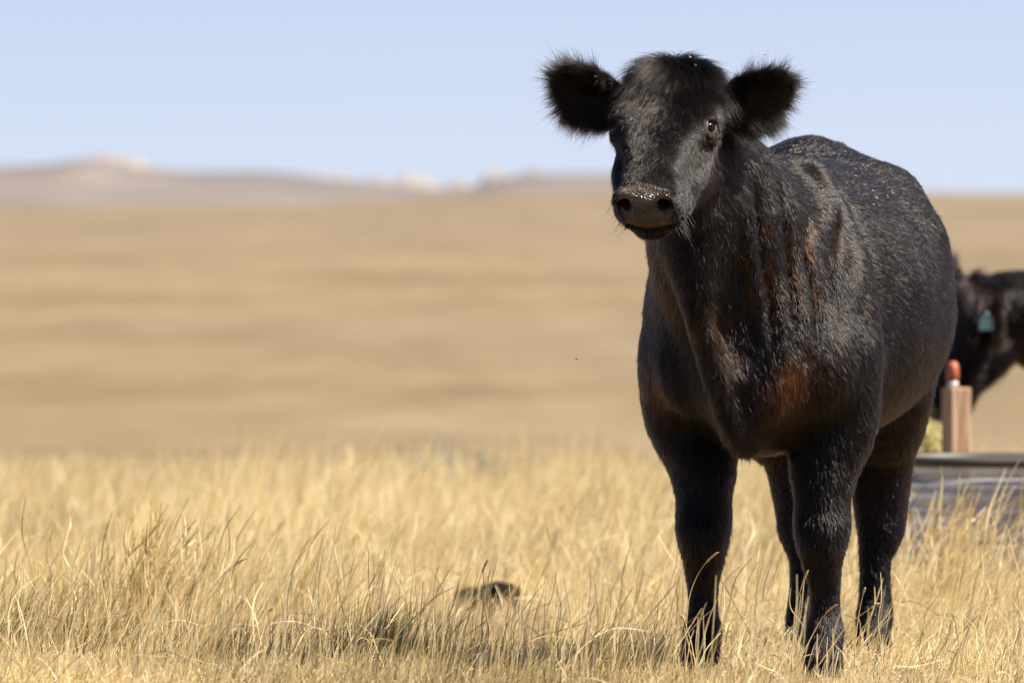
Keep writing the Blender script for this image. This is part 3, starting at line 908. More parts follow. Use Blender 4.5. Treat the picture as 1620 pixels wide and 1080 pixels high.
hills('hills', 4200, [(-1600, 290), (-700, 268), (-200, 275), (0, 266), (90, 262), (130, 252), (165, 247), (200, 251), (235, 264), (300, 272), (420, 270), (470, 275), (560, 284),
                      (690, 299), (745, 302), (790, 285), (880, 278), (980, 277), (1100, 290), (1240, 303), (1620, 306), (2300, 300), (3200, 312)], 900, 700, 71)

def bluff_material():
    m, nt, bs, out = new_mat('pale_bluff_rock')
    geo = N(nt, 'ShaderNodeNewGeometry')
    mp = N(nt, 'ShaderNodeMapping'); mp.inputs['Scale'].default_value = (.05, .05, .6); nt.links.new(geo.outputs['Position'], mp.inputs[0])
    n = N(nt, 'ShaderNodeTexNoise'); n.inputs['Scale'].default_value = 1; n.inputs['Detail'].default_value = 4; nt.links.new(mp.outputs[0], n.inputs['Vector'])
    r = N(nt, 'ShaderNodeValToRGB'); e = r.color_ramp.elements
    e[0].position = .3; e[0].color = (.115, .095, .078, 1); e[1].position = .6; e[1].color = (.195, .168, .14, 1)
    nt.links.new(n.outputs['Fac'], r.inputs['Fac']); nt.links.new(r.outputs[0], bs.inputs['Base Color'])
    bs.inputs['Roughness'].default_value = .95
    return m
M_BLUFF = bluff_material()
def bluff(u0, u1, vtop, vbot, seed, label):
    y0 = 4120; g = np.random.default_rng(seed)
    n = 26; us = np.linspace(u0, u1, n); x = px_x(us, y0)
    env = np.sin(np.linspace(0, math.pi, n)) ** .28
    zt = px_z(vtop, y0); zb = px_z(vbot, y0) - 3
    top = zb + (zt - zb) * np.clip(env * (1 + .22 * vnoise(np.stack([us * .08, us * 0], 1), seed)), .05, 1.15)
    rows = []
    for t, dy in ((0, -8), (.35, 0), (.8, 7), (1.0, 12), (1.0, 38), (.0, 60)):
        w = 5 * vnoise(np.stack([us * .12, np.full(n, t * 3)], 1), seed + 1)
        rows.append(np.stack([x, np.full(n, y0 + dy) + w, zb + (top - zb) * t], 1))
    V = np.concatenate(rows); i_ = (np.arange(5)[:, None] * n + np.arange(n - 1)[None]).ravel()
    o = mesh_obj('bluff', V - np.array([x.mean(), y0, zb]), np.stack([i_, i_ + 1, i_ + n + 1, i_ + n], 1), M_BLUFF)
    o.location = (x.mean(), y0, zb)
    return tag(o, label, 'bluff', 'pale rock bluffs along the far ridge')
bluff(488, 560, 275, 286, 1, 'low pale rock bluff at the left end of the broken ridge')
bluff(572, 700, 279, 298, 2, 'wide cream rock bluff just left of the gap in the ridge')
bluff(704, 745, 286, 299, 3, 'small pale knob standing alone in the ridge gap')
bluff(756, 815, 275, 296, 4, 'pale bluff at the right edge of the ridge gap')
bluff(812, 902, 270, 297, 5, 'tallest cream bluff midway along the right ridge')
bluff(898, 985, 275, 296, 6, 'pale bluff next to the standing cow\'s muzzle')
bluff(108, 232, 249, 263, 7, 'tan cap rock on the highest hill at far left')

# ------------------------------------------------------------------ grass
def straw_material(name):
    m = bpy.data.materials.new(name); m.use_nodes = True
    nt = m.node_tree; nt.nodes.clear(); L = nt.links.new
    out = N(nt, 'ShaderNodeOutputMaterial')
    a = N(nt, 'ShaderNodeAttribute', attribute_name='tone')
    d = N(nt, 'ShaderNodeBsdfDiffuse'); t = N(nt, 'ShaderNodeBsdfTranslucent'); gl = N(nt, 'ShaderNodeBsdfGlossy')
    gl.inputs['Roughness'].default_value = .4; gl.inputs['Color'].default_value = (.9, .85, .7, 1)
    L(a.outputs['Color'], d.inputs['Color']); L(a.outputs['Color'], t.inputs['Color'])
    m1 = N(nt, 'ShaderNodeMixShader'); m1.inputs[0].default_value = .36
    L(d.outputs[0], m1.inputs[1]); L(t.outputs[0], m1.inputs[2])
    m2 = N(nt, 'ShaderNodeMixShader'); m2.inputs[0].default_value = .07
    L(m1.outputs[0], m2.inputs[1]); L(gl.outputs[0], m2.inputs[2]); L(m2.outputs[0], out.inputs['Surface'])
    return m
M_STRAW = straw_material('straw')
PAL = np.array([(.74, .62, .365), (.64, .49, .23), (.48, .34, .13), (.22, .18, .062), (.085, .085, .03), (.12, .08, .045)])

def blades(root, L, lean_dir, lean, tone, width, g, head=None, k=5):
    """tapered, bending stems; head = mask of stems that end in a seed head"""
    n = len(root)
    tt = np.linspace(0, 1, k)
    az = lean_dir
    hor = np.stack([np.cos(az), np.sin(az), 0 * az], 1)
    up = np.zeros((n, 3)); up[:, 2] = 1
    c = .55 + .9 * g.random(n)
    # bend: starts near vertical, leans over with height
    ang = lean[:, None] * (.35 + c[:, None] * tt[None])
    seg = L[:, None] / (k - 1)
    dz = np.cos(ang) * seg; dh = np.sin(ang) * seg
    H = np.concatenate([np.zeros((n, 1)), np.cumsum(dh[:, :-1], 1)], 1); Zz = np.concatenate([np.zeros((n, 1)), np.cumsum(dz[:, :-1], 1)], 1)
    kink = .03 * L[:, None, None] * g.standard_normal((n, k, 3)) * tt[None, :, None]
    pos = root[:, None] + hor[:, None] * H[..., None] + up[:, None] * Zz[..., None] + kink
    prof = np.interp(tt, [0, .3, .75, 1], [1, .95, .6, .10])
    rad = width[:, None] * prof[None]
    if head is not None:
        hprof = np.interp(tt, [0, .5, .74, .75, .88, 1], [.8, .65, .55, .9, 1.9, .5])
        rad = np.where(head[:, None], np.minimum(width[:, None], .0012 + 0 * width[:, None]) * 0 + width[:, None] * hprof[None], rad)
    return pos, rad

def tone_of(g, n, w):
    i = g.choice(len(PAL), n, p=np.array(w) / sum(w))
    c = PAL[i] * (.8 + .4 * g.random((n, 1)))
    return c

def meadow(n, seed):
    g = np.random.default_rng(seed)
    y0, y1 = 17.3, 118.0
    y = y0 * (y1 / y0) ** g.random(n)
    x = (g.random(n) * 2 - 1) * (.066 * y + .9)
    p = np.stack([x, y], 1)
    cl = vnoise(p * 2.6, 81, 2); big = vnoise(p * .45, 82, 2)
    keep = g.random(n) < np.clip(.78 + .55 * cl + .35 * big, .12, 1)
    keep &= g.random(n) < 1 - .93 * sstep(38, 95, y + 22 * vnoise(p * .16, 88, 2))      # the stand thins out down the slope
    # trampled hollows and the bare spot by the dung
    bare = np.zeros(n)
    for cx, cy, rr in BARE:
        bare = np.maximum(bare, np.exp(-(((x - cx) / rr) ** 2 + ((y - cy) / (rr * 2.2)) ** 2)))
    keep &= g.random(n) > .88 * bare
    x, y, cl, big, p, bare = x[keep], y[keep], cl[keep], big[keep], p[keep], bare[keep]
    n = len(x)
    root = np.stack([x, y, terr(x, y) - .01], 1)
    L = (.085 + .08 * g.random(n) + (.045 + .06 * sstep(22, 32, y)) * cl + .03 * big) * (1 - .80 * bare) * (.8 + .4 * g.random(n))
    L = L * (.8 + 1.1 * sstep(20.5, 34, y) - 1.25 * sstep(36, 75, y))
    tall = g.random(n) < .06
    L = np.where(tall, L + .10 + .13 * g.random(n), L)
    head = tall & (g.random(n) < .8)
    ld = .25 * g.standard_normal(n) + .6 * vnoise(p * .6, 83) + np.where(g.random(n) < .22, g.random(n) * 6.28, 0)
    lean = np.clip(.42 + .30 * g.standard_normal(n) + .15 * vnoise(p * .9, 84), .02, 1.35)
    lean = np.where(tall, lean * .75, lean)
    lay = g.random(n) < .12                        # laid-down litter stems
    lean = np.where(lay, 1.2 + .25 * g.random(n), lean); ld = np.where(lay, g.random(n) * 6.28, ld)
    # colour: pale straw with golden, olive and brown drifts
    gr = np.clip(.28 + .9 * vnoise(p * 1.1, 85, 2), 0, 1)
    w = g.random(n)
    tone = tone_of(g, n, (6, 5, 1.8, .3, .05, .3))
    olive = tone_of(g, n, (1, 3, 3, 3, 1.2, 1))
    near = sstep(23, 19, y)
    tone = np.where((w < gr * (.14 + .75 * near))[:, None], olive, tone)
    tone = np.where(lay[:, None] & (g.random(n) < .3)[:, None], PAL[5], tone)
    tone = tone * (1 + .28 * vnoise(p * .9, 86, 2) + .12 * vnoise(p * 3.1, 87))[:, None]
    foot = np.exp(-(((x - .64) / .55) ** 4 + ((y - 19.2) / 1.0) ** 4))
    L = np.maximum(L, .03) * (1 - .50 * foot)
    width = (.00085 + .0006 * g.random(n)) * np.clip(y / 20, .9, 4.5)
    pos, rad = blades(root, L, ld, lean, tone, width, g, head)
    return pos, rad, tone

BARE = [(px_x(778, 21.3), 21.3, .24), (px_x(778, 22.6), 22.6, .26), (px_x(778, 23.8), 23.8, .28), (px_x(778, 25.2), 25.2, .28), (px_x(775, 26.4), 26.4, .28), (px_x(775, 24.2), 24.2, .28), (px_x(700, 26.8), 26.6, .22), (px_x(765, 22.6), 22.4, .32), (px_x(770, 21.2), 21.2, .24), (px_x(700, 24.5), 24.3, .22), (px_x(112, 37), 37.0, .5), (px_x(110, 44), 44.0, .7), (px_x(160, 28), 28.5, .35), (px_x(405, 26), 26.0, .30), (px_x(60, 30), 31, .35)]
pos, rad, tone = meadow(330000, 5)
tag(curves_obj('dry_grass', pos, rad, M_STRAW, None, dict(tone=tone)), 'dry golden prairie grass covering the whole slope', 'grass', kind='stuff')

def tuft(u, y, n, spread, Lm, tones, lean, seed, label, heads=.0, wid=.0011):
    g = np.random.default_rng(seed)
    cx = px_x(u, y); cz = float(terr(np.array([cx]), np.array([y]))[0])
    rr = np.abs(g.standard_normal(n)) * spread; an = g.random(n) * 6.283
    dx = rr * np.cos(an); dy = rr * np.sin(an)
    root = np.stack([dx, dy, terr(cx + dx, y + dy) - cz - .01], 1)
    L = Lm * (.55 + .6 * g.random(n))
    hd = g.random(n) < heads
    L = np.where(hd, L * 1.25, L)
    ld = np.arctan2(dy, dx + .10); ld = ld * .5 + .35 * g.standard_normal(n)
    le = np.clip(lean + .22 * g.standard_normal(n) + rr / spread * .08, .02, 1.2)
    tone = tone_of(g, n, tones)
    pos, rad = blades(root, L, ld, le, tone, wid * (.7 + .6 * g.random(n)), g, hd, 6)
    o = curves_obj('grass_tuft', pos, rad, M_STRAW, None, dict(tone=tone))
    o.location = (cx, y, cz)
    return tag(o, label, 'grass tuft', 'tufts standing out of the grass')
tuft(600, 19.7, 560, .20, .19, (.8, 1, 1.2, 3, 4, .6), .30, 1, 'dark green grass tuft near the bottom edge, left of the middle')
tuft(960, 19.4, 150, .10, .18, (.6, 1, 1.5, 2, 2, .6), .35, 2, 'thin olive green grass tuft left of the cow\'s front leg')
tuft(225, 22.2, 560, .20, .30, (2, 4, 3, 1.2, .15, .3), .16, 3, 'tall golden grass tuft with seed heads at far left', .35, .0014)
tuft(20, 20.5, 300, .12, .24, (1, 2, 3, 3, 1.2, .5), .4, 4, 'olive grass tuft at the left edge of the picture')
tuft(1480, 24.5, 330, .22, .36, (4, 4, 1.5, .3, .05, .2), .34, 5, 'pale seeding grass tuft in front of the water tank', .5, .0014)
tuft(130, 20.0, 380, .20, .20, (1.5, 2, 2, 3, 1.6, .6), .40, 8, 'olive grass tuft at the bottom left, right of the edge tuft')
tuft(335, 19.5, 300, .16, .17, (1.5, 2, 2, 3, 1.8, .6), .35, 9, 'low olive tuft between the dark green tuft and the bottom left corner')
tuft(470, 24.5, 330, .20, .30, (5, 3, 1, .3, .05, .2), .22, 6, 'pale straw coloured tuft right of the tall golden tuft', .1, .0014)
tuft(950, 38.0, 330, .35, .42, (1, 3, 3, 2, .4, .5), .25, 7, 'blurred olive clump in the grass just left of the cow', .0, .0026)

# ------------------------------------------------------------------ the cattle
cow1, CV, CN, CH = make_cow('cow', POSE1, C1, -YAW, .008, 150000.0, .00047, 1.0, 3, rust1, folds1)
tag(cow1, 'black furry cow standing in the dry grass and facing the camera', 'cow')

poll2 = np.array([0.0, -.80, 1.06]); head2 = (R(-6), R(66), 0.0)
F2, R2, U2 = head_frame(*head2)
def hp2(r, u, f): return poll2 + r * R2 + u * U2 + f * F2
C2 = np.array([0, 0, 0.0]); RZ2 = R(-72)
def l2w_dir(v):
    c, s_ = math.cos(RZ2), math.sin(RZ2)
    return np.array([v[0] * c - v[1] * s_, v[0] * s_ + v[1] * c, v[2]])
S2 = 1.06
C2[:2] = np.array([1.70, 30.3]) - S2 * l2w_dir(poll2)[:2]
C2[2] = float(terr(np.array([C2[0]]), np.array([C2[1]]))[0])
POSE2 = dict(
    lo=(-.52, -1.25, -.06), hi=(.56, 1.76, 1.62), smooth=2,
    feet=[(-.15, .05, .0), (.155, -.08, .0), (-.12, 1.22, .0), (.13, 1.32, .0)],
    poll=poll2, head=head2,
    neck=[neck_loft(np.array([0.0, .12, .88]), hp2(0, -.10, .03), [
        (-.15, 0, 0, .19, .19, .26, .26), (.05, 0, 0, .22, .22, .30, .27), (.25, 0, .0, .20, .20, .28, .23),
        (.50, 0, .01, .17, .17, .22, .18), (.75, 0, .0, .14, .14, .18, .14), (.95, 0, .0, .12, .12, .14, .11), (1.06, 0, .0, .07, .07, .07, .06)])],
    neck_chains=[([hp2(0, -.19, .12), (0, -.45, .74), (0, -.32, .63), (0, -.15, .56)], [.06, .04, .045, .06], .06)],
    ears=[ear(hp2(-.105, -.085, .045), (-.62, .0, .62), (-.2, -.8, -.3)),
          ear(hp2(.105, -.085, .045), (.75, -.18, -.60), (.3, -.7, -.5))],
)
def rust2(P, Nn): return .03 + .07 * np.clip(vnoise(P * 8, 55), 0, 1)
cow2, CV2, CN2, CH2 = make_cow('cow', POSE2, C2, RZ2, .014, 16000, .0014, 1.1, 4, rust2)
cow2.scale = (S2, S2, S2)
tag(cow2, 'black cow behind the tank, head lowered, pale blue tag in its ear', 'cow')
# ear tag of the far cow: a rounded plate with a neck and a button
e2 = POSE2['ears'][1]
tagc = e2['O'] + e2['A'] * .085 + np.array([0, -.05, 0])
M_TAG = simple('blue_plastic', (.22, .44, .47), .4)
out_ = []
for zz, hw_ in ((0, .008), (-.008, .009), (-.016, .020), (-.028, .024), (-.052, .026), (-.060, .024)):
    for sgn in (-1, 1): out_.append((sgn * hw_, zz))
tv = []; tf = []
fwd = l2w_dir((0, 0, 0))
wx = np.array([math.cos(-RZ2), math.sin(-RZ2), 0]); wy = np.array([math.sin(RZ2) * -1 * -1, math.cos(RZ2), 0])
nrm = np.array([math.sin(RZ2) * -1, -math.cos(RZ2), 0.0])      # towards the viewer, in the cow's axes
nrm = unit(np.array([.95, -.31, 0])); wx = np.cross(Z, nrm)
base_t = tagc + nrm * .03 + Z * .02
for dn_ in (0, -.004):
    for a_, z_ in out_: tv.append(base_t + wx * a_ + Z * z_ + nrm * dn_)
nn_ = len(out_)
for i in range(0, nn_ - 2, 2):
    tf.append((i, i + 2, i + 3, i + 1)); tf.append((nn_ + i, nn_ + i + 1, nn_ + i + 3, nn_ + i + 2))
    tf.append((i, nn_ + i, nn_ + i + 2, i + 2)); tf.append((i + 1, i + 3, nn_ + i + 3, nn_ + i + 1))
tf.append((0, 1, nn_ + 1, nn_)); tf.append((nn_ - 2, 2 * nn_ - 2, 2 * nn_ - 1, nn_ - 1))
tg = mesh_obj('ear_tag', tv, tf, M_TAG, cow2, False)
tg['label'] = 'pale blue plastic ear tag'
vs, fs = sphere(base_t + nrm * .004 + Z * -.004, (.009, .009, .009), 12, 8)
mesh_obj('tag_button', vs, fs, M_TAG, tg)

# ------------------------------------------------------------------ water tank with its post
def metal_material():
    m, nt, bs, out = new_mat('galvanised_steel')
    tc = N(nt, 'ShaderNodeTexCoord'); n = N(nt, 'ShaderNodeTexNoise'); n.inputs['Scale'].default_value = 9; n.inputs['Detail'].default_value = 5
    nt.links.new(tc.outputs['Object'], n.inputs['Vector'])
    r = N(nt, 'ShaderNodeValToRGB'); e = r.color_ramp.elements
    e[0].position = .35; e[0].color = (.50, .51, .52, 1); e[1].position = .7; e[1].color = (.74, .75, .76, 1)
    nt.links.new(n.outputs['Fac'], r.inputs['Fac']); nt.links.new(r.outputs[0], bs.inputs['Base Color'])
    bs.inputs['Metallic'].default_value = .8; bs.inputs['Roughness'].default_value = .3
    return m
M_STEEL = metal_material()
tank = empty('water_tank', (1.66, 28.25, float(terr(np.array([2.0]), np.array([28.3]))[0]) - .02), R(-3))
tag(tank, 'long corrugated steel stock tank in the grass behind the cow', 'water tank')
def stadium(r, n=22, Ls=1.9):
    p = []
    for i in range(n + 1):
        a = math.pi / 2 + math.pi * i / n; p.append((r * math.cos(a), r * math.sin(a)))
    for i in range(n + 1):
        a = -math.pi / 2 + math.pi * i / n; p.append((Ls + r * math.cos(a), r * math.sin(a)))
    return p
def shell(prof):
    vs = []; fs = []; k = None
    for z, r in prof:
        s_ = stadium(r); k = len(s_); vs += [(x, y, z) for x, y in s_]
    for j in range(len(prof) - 1):
        for i in range(k):
            b = (i + 1) % k; fs.append((j * k + i, j * k + b, (j + 1) * k + b, (j + 1) * k + i))
    return vs, fs, k
HT = .505
zs = np.linspace(0, HT - .018, 91)
prof = [(z, .286 + .026 * math.cos(2 * math.pi * z / .085)) for z in zs]
inner_ = [(z, r - .004) for z, r in prof[::-1]]
vs, fs, k = shell(prof + inner_); mesh_obj('wall', vs, fs, M_STEEL, tank)
vs, fs, k = shell([(HT + .018 * math.sin(a), .312 + .018 * math.cos(a)) for a in np.linspace(-math.pi, math.pi, 13)]); mesh_obj('rim', vs, fs, simple('weathered_rim', (.035, .03, .019), .6, 0), tank)
wv = [(x, y, HT - .07) for x, y in stadium(.295)]
M_WATER = simple('tank_water', (.02, .03, .03), .03)
mesh_obj('water', wv, [tuple(range(len(wv)))], M_WATER, tank, False)
fv = [(x, y, .012) for x, y in stadium(.30)]
mesh_obj('tank_floor', fv, [tuple(range(len(fv)))], M_STEEL, tank, False)

def wood_material():
    m, nt, bs, out = new_mat('weathered_wood')
    tc = N(nt, 'ShaderNodeTexCoord'); mp = N(nt, 'ShaderNodeMapping'); mp.inputs['Scale'].default_value = (30, 30, 3)
    nt.links.new(tc.outputs['Object'], mp.inputs[0])
    n = N(nt, 'ShaderNodeTexNoise'); n.inputs['Scale'].default_value = 1.5; n.inputs['Detail'].default_value = 6; nt.links.new(mp.outputs[0], n.inputs['Vector'])
    r = N(nt, 'ShaderNodeValToRGB'); e = r.color_ramp.elements
    e[0].position = .35; e[0].color = (.17, .085, .040, 1); e[1].position = .62; e[1].color = (.35, .235, .145, 1)
    nt.links.new(n.outputs['Fac'], r.inputs['Fac']); nt.links.new(r.outputs[0], bs.inputs['Base Color']); bs.inputs['Roughness'].default_value = .85
    bp = N(nt, 'ShaderNodeBump'); bp.inputs['Strength'].default_value = .5; bp.inputs['Distance'].default_value = .004
    nt.links.new(n.outputs['Fac'], bp.inputs['Height']); nt.links.new(bp.outputs[0], bs.inputs['Normal'])
    return m
def bar(x0, x1, y0, y1, z0, z1, bv=.004):
    vs = []; fs = []
    pl = [(x0 + bv, y0), (x1 - bv, y0), (x1, y0 + bv), (x1, y1 - bv), (x1 - bv, y1), (x0 + bv, y1), (x0, y1 - bv), (x0, y0 + bv)]
    cx, cy = (x0 + x1) / 2, (y0 + y1) / 2
    for z, s_ in ((z0, 1), (z1 - bv, 1), (z1, 1 - 2 * bv / (x1 - x0))):
        vs += [(cx + (x - cx) * s_, cy + (y - cy) * s_, z) for x, y in pl]
    for j in range(2):
        for i in range(8): b = (i + 1) % 8; fs.append((j * 8 + i, j * 8 + b, (j + 1) * 8 + b, (j + 1) * 8 + i))
    fs.append(tuple(range(8))[::-1]); fs.append(tuple(16 + i for i in range(8)))
    return vs, fs
py_ = 28.95; gz_ = float(terr(np.array([1.58]), np.array([py_]))[0])
post = empty('wooden_post', (px_x(1513, py_), py_, gz_), R(24))
tag(post, 'square weathered wooden post with an orange insulator behind the tank', 'post')
ptop = px_z(613, py_) - gz_
vs, fs = bar(-.040, .040, -.040, .040, -.1, ptop); mesh_obj('timber', vs, fs, wood_material(), post, False)
M_ORANGE = simple('orange_plastic', (.26, .055, .02), .55); M_WHITE = simple('white_collar', (.4, .38, .34), .5)
vs, fs = tube([(-.015, 0, ptop), (-.015, 0, ptop + .022)], .020, 14); mesh_obj('collar', vs, fs, M_WHITE, post)
vs, fs = tube([(-.015, 0, ptop + .0225), (-.015, 0, ptop + .03), (-.015, 0, ptop + .06), (-.015, 0, ptop + .085), (-.015, 0, ptop + .093)], [.017, .022, .023, .019, .010], 16); mesh_obj('insulator', vs, fs, M_ORANGE, post)

# ------------------------------------------------------------------ shrubs
def shrub(u, y, h_, wdt, n, tones, seed, label):
    g = np.random.default_rng(seed)
    cx = px_x(u, y); cz = float(terr(np.array([cx]), np.array([float(y)]))[0])
    root = empty('shrub', (cx, y, cz))
    stems = 26
    st = []
    for i in range(stems):
        an = g.random() * 6.283; sp = wdt * np.sqrt(g.random())
        tip = np.array([sp * math.cos(an), sp * math.sin(an), h_ * (.55 + .45 * g.random()) * (1 - .35 * (sp / wdt) ** 2)])
        st.append(np.stack([tip * t * np.array([t ** .5 + .05, t ** .5 + .05, 1]) + g.standard_normal(3) * .01 * t for t in np.linspace(0, 1, 5)]))
    st = np.array(st)
    curves_obj('branch', st, np.repeat(np.array([[.006, .005, .004, .003, .0015]]), stems, 0), M_STRAW, root, dict(tone=np.tile((.20, .15, .10), (stems, 1))))
    idx = g.integers(0, stems, n); t = .35 + .65 * g.random(n)
    a = st[idx, np.minimum((t * 4).astype(int), 3)]; b = st[idx, np.minimum((t * 4).astype(int) + 1, 4)]
    p = a + (b - a) * ((t * 4) % 1)[:, None]
    d = unit(g.standard_normal((n, 3)) + np.array([0, 0, .9])); L = .03 + .05 * g.random(n)
    pos = p[:, None] + d[:, None] * (L[:, None] * np.linspace(0, 1, 3)[None])[..., None]
    pos[:, 2, 2] -= .2 * L
    rad = np.repeat(np.array([[.002, .0055, .001]]), n, 0)
    curves_obj('foliage', pos, rad, M_STRAW, root, dict(tone=tone_of(g, n, (1, 1, 1, 1, 1, 1)) * 0 + np.array(tones)[g.integers(0, len(tones), n)] * (.7 + .5 * g.random((n, 1)))))
    return tag(root, label, 'shrub')
shrub(1458, 31.2, .68, .19, 9000, [(.50, .43, .18), (.40, .37, .16), (.54, .46, .24)], 1, 'pale yellow green shrub between the cow and the wooden post')
shrub(722, 62, .55, .55, 900, [(.25, .25, .19), (.21, .21, .16)], 2, 'small grey green sagebrush beyond the grass, centre')

# ------------------------------------------------------------------ dung and stone
def lump(name, u, y, rx, ry, rz, mat, seed, label, cat, group=None, sink=.3, dx=0.0):
    cx = px_x(u, y) + dx; cz = float(terr(np.array([cx]), np.array([float(y)]))[0])
    vs, fs = sphere((0, 0, 0), (1, 1, 1), 28, 18)
    d = 1 + .28 * vnoise(vs * 1.7 + seed * 9, seed, 3) + .10 * vnoise(vs * 6, seed + 1)
    vs = vs * d[:, None] * np.array([rx, ry, rz]); vs[:, 2] = np.maximum(vs[:, 2], -rz * sink - .02)
    o = mesh_obj(name, vs, fs, mat)
    o.location = (cx, y, cz + rz * .45)
    return tag(o, label, cat, group)
def dung_material():
    m, nt, bs, out = new_mat('dried_dung')
    tc = N(nt, 'ShaderNodeTexCoord'); n = N(nt, 'ShaderNodeTexNoise'); n.inputs['Scale'].default_value = 40; n.inputs['Detail'].default_value = 5
    nt.links.new(tc.outputs['Object'], n.inputs['Vector'])
    r = N(nt, 'ShaderNodeValToRGB'); e = r.color_ramp.elements
    e[0].position = .35; e[0].color = (.006, .0035, .002, 1); e[1].position = .7; e[1].color = (.024, .015, .008, 1)
    nt.links.new(n.outputs['Fac'], r.inputs['Fac']); nt.links.new(r.outputs[0], bs.inputs['Base Color']); bs.inputs['Roughness'].default_value = .9; bs.inputs['Specular IOR Level'].default_value = .05
    bp = N(nt, 'ShaderNodeBump'); bp.inputs['Strength'].default_value = .9; bp.inputs['Distance'].default_value = .012
    nt.links.new(n.outputs['Fac'], bp.inputs['Height']); nt.links.new(bp.outputs[0], bs.inputs['Normal'])
    return m
M_DUNG = dung_material()
lump('dung_pat', 748, 26.8, .085, .06, .065, M_DUNG, 1, 'low dark brown dung clod, leftmost of the three', 'dung', 'dried dung left of the cow')
lump('dung_pat', 789, 26.7, .075, .06, .080, M_DUNG, 2, 'larger dark brown dung clod with straw over it, in the middle', 'dung', 'dried dung left of the cow')
lump('dung_pat', 803, 27.9, .042, .035, .105, M_DUNG, 3, 'small dark dung clod set farther back than the other two', 'dung', 'dried dung left of the cow', dx=.0)
M_STONE = simple('pale_stone', (.27, .24, .205), .9)
lump('stone', 112, 46.0, .09, .10, .11, M_STONE, 5, 'pale flat stone in the grass at far left', 'stone')

# ------------------------------------------------------------------ single seed stalks in front
def stalk(pts, y, label, r0=.0015, headlen=.05, headr=.0032, tone=(.40, .29, .14)):
    """pts: picture points root to tip, on a plane at distance y, bowed a little in depth"""
    P = np.array([(px_x(u, y), 0, px_z(v, y)) for u, v in pts], float)
    base = np.array([P[0, 0], y, P[0, 2]])
    n = 14; t = np.linspace(0, len(P) - 1, n)
    Q = np.stack([np.interp(t, np.arange(len(P)), P[:, i]) for i in range(3)], 1)
    for _ in range(3): Q[1:-1] = (Q[:-2] + 2 * Q[1:-1] + Q[2:]) / 4
    Q[:, 1] = .03 * np.sin(np.linspace(0, 2.2, n))
    Q = Q - np.array([base[0], 0, base[2]])
    root = empty('grass_stalk', tuple(base))
    vs, fs = tube(Q, np.linspace(r0, r0 * .6, n), 6)
    mm = straw_solid(tone)
    mesh_obj('stem', vs, fs, mm, root)
    d = unit(Q[-1] - Q[-2]); hp_ = np.stack([Q[-1] + d * headlen * a for a in np.linspace(-.1, 1, 9)])
    hp_[:, 2] -= .25 * headlen * np.linspace(0, 1, 9) ** 2
    vs, fs = tube(hp_, headr * np.array([.2, .7, .95, .7, 1.0, .75, .9, .5, .1]), 7)
    mesh_obj('seed_head', vs, fs, straw_solid((.45, .31, .15)), root)
    return tag(root, label, 'grass stalk', 'seed stalks standing in front')
_ss = {}
def straw_solid(c):
    if c not in _ss:
        m, nt, bs, out = new_mat('straw_stem'); bs.inputs['Base Color'].default_value = (*c, 1); bs.inputs['Roughness'].default_value = .7
        bs.inputs['Specular IOR Level'].default_value = .2
        _ss[c] = m
    return _ss[c]
stalk([(1083, 1060), (1086, 985), (1090, 940), (1106, 905), (1118, 890)], 19.35, 'curved seed stalk across the lower part of the cow\'s leg at left')
stalk([(1102, 1060), (1094, 1015), (1084, 985)], 19.30, 'short drooping seed stalk at the foot of the cow\'s leg at left', headlen=.03)
stalk([(1252, 1060), (1256, 1000), (1258, 965), (1270, 925)], 19.25, 'seed stalk leaning right beside the inner side of the middle leg')
stalk([(1255, 1062), (1278, 1020), (1300, 980), (1308, 970)], 19.20, 'seed stalk slanting up to the right across the cow\'s middle foot')
stalk([(1352, 1060), (1355, 1000), (1362, 960), (1367, 938)], 19.5, 'upright seed stalk between the two legs at right', headlen=.02)
stalk([(1290, 1060), (1340, 990), (1385, 958)], 19.4, 'long bent stem crossing in front of the two legs at right', headlen=.015)
stalk([(733, 1005), (745, 965), (755, 930), (763, 905)], 21.0, 'pale seed stalk leaning in front of the dung')
stalk([(880, 960), (876, 920), (872, 885), (869, 855)], 23.0, 'thin upright pale stalk midway between dung and cow', headlen=.06, headr=.003)
stalk([(312, 985), (320, 955), (345, 915), (372, 893)], 21.6, 'pale stalk arching right out of the tall golden tuft')
stalk([(392, 1040), (400, 1010), (412, 985), (425, 968)], 20.2, 'pale bent stalk right of the tall golden tuft', headlen=.02)
stalk([(590, 940), (592, 915), (589, 880)], 22.0, 'dark thin stem above the dark green tuft', headlen=.01, headr=.002, tone=(.10, .08, .035))

# ------------------------------------------------------------------ flies
def fly_mesh():
    vs, fs = sphere((0, 0, .0016), (.0011, .0030, .0013), 8, 6); vs = [tuple(v) for v in vs]
    n0 = len(vs); hv, hf = sphere((0, -.0034, .0016), (.0010, .0009, .0010), 8, 5)
    vs += [tuple(v) for v in hv]; fs = list(fs) + [tuple(i + n0 for i in f) for f in hf]
    body = (vs, fs)
    w = []
    for sx in (-1, 1):
        w.append(([(sx * .0004, -.0012, .0029), (sx * .0024, .0012, .0029), (sx * .0027, .0040, .0027), (sx * .0013, .0050, .0026), (sx * .0003, .0020, .0029)], [(0, 1, 2, 3, 4)]))
    return body, w
M_FLY = simple('fly_body', (.10, .07, .05), .5); M_WING = simple('fly_wing', (.45, .39, .32), .3)
(fb, fw) = fly_mesh()
def md(name, vs, fs, m):
    me = bpy.data.meshes.new(name); me.from_pydata(vs, [], fs); me.materials.append(m); return me
me_fb = md('fly_body', *fb, M_FLY); me_w = [md('fly_wing', *w, M_WING) for w in fw]
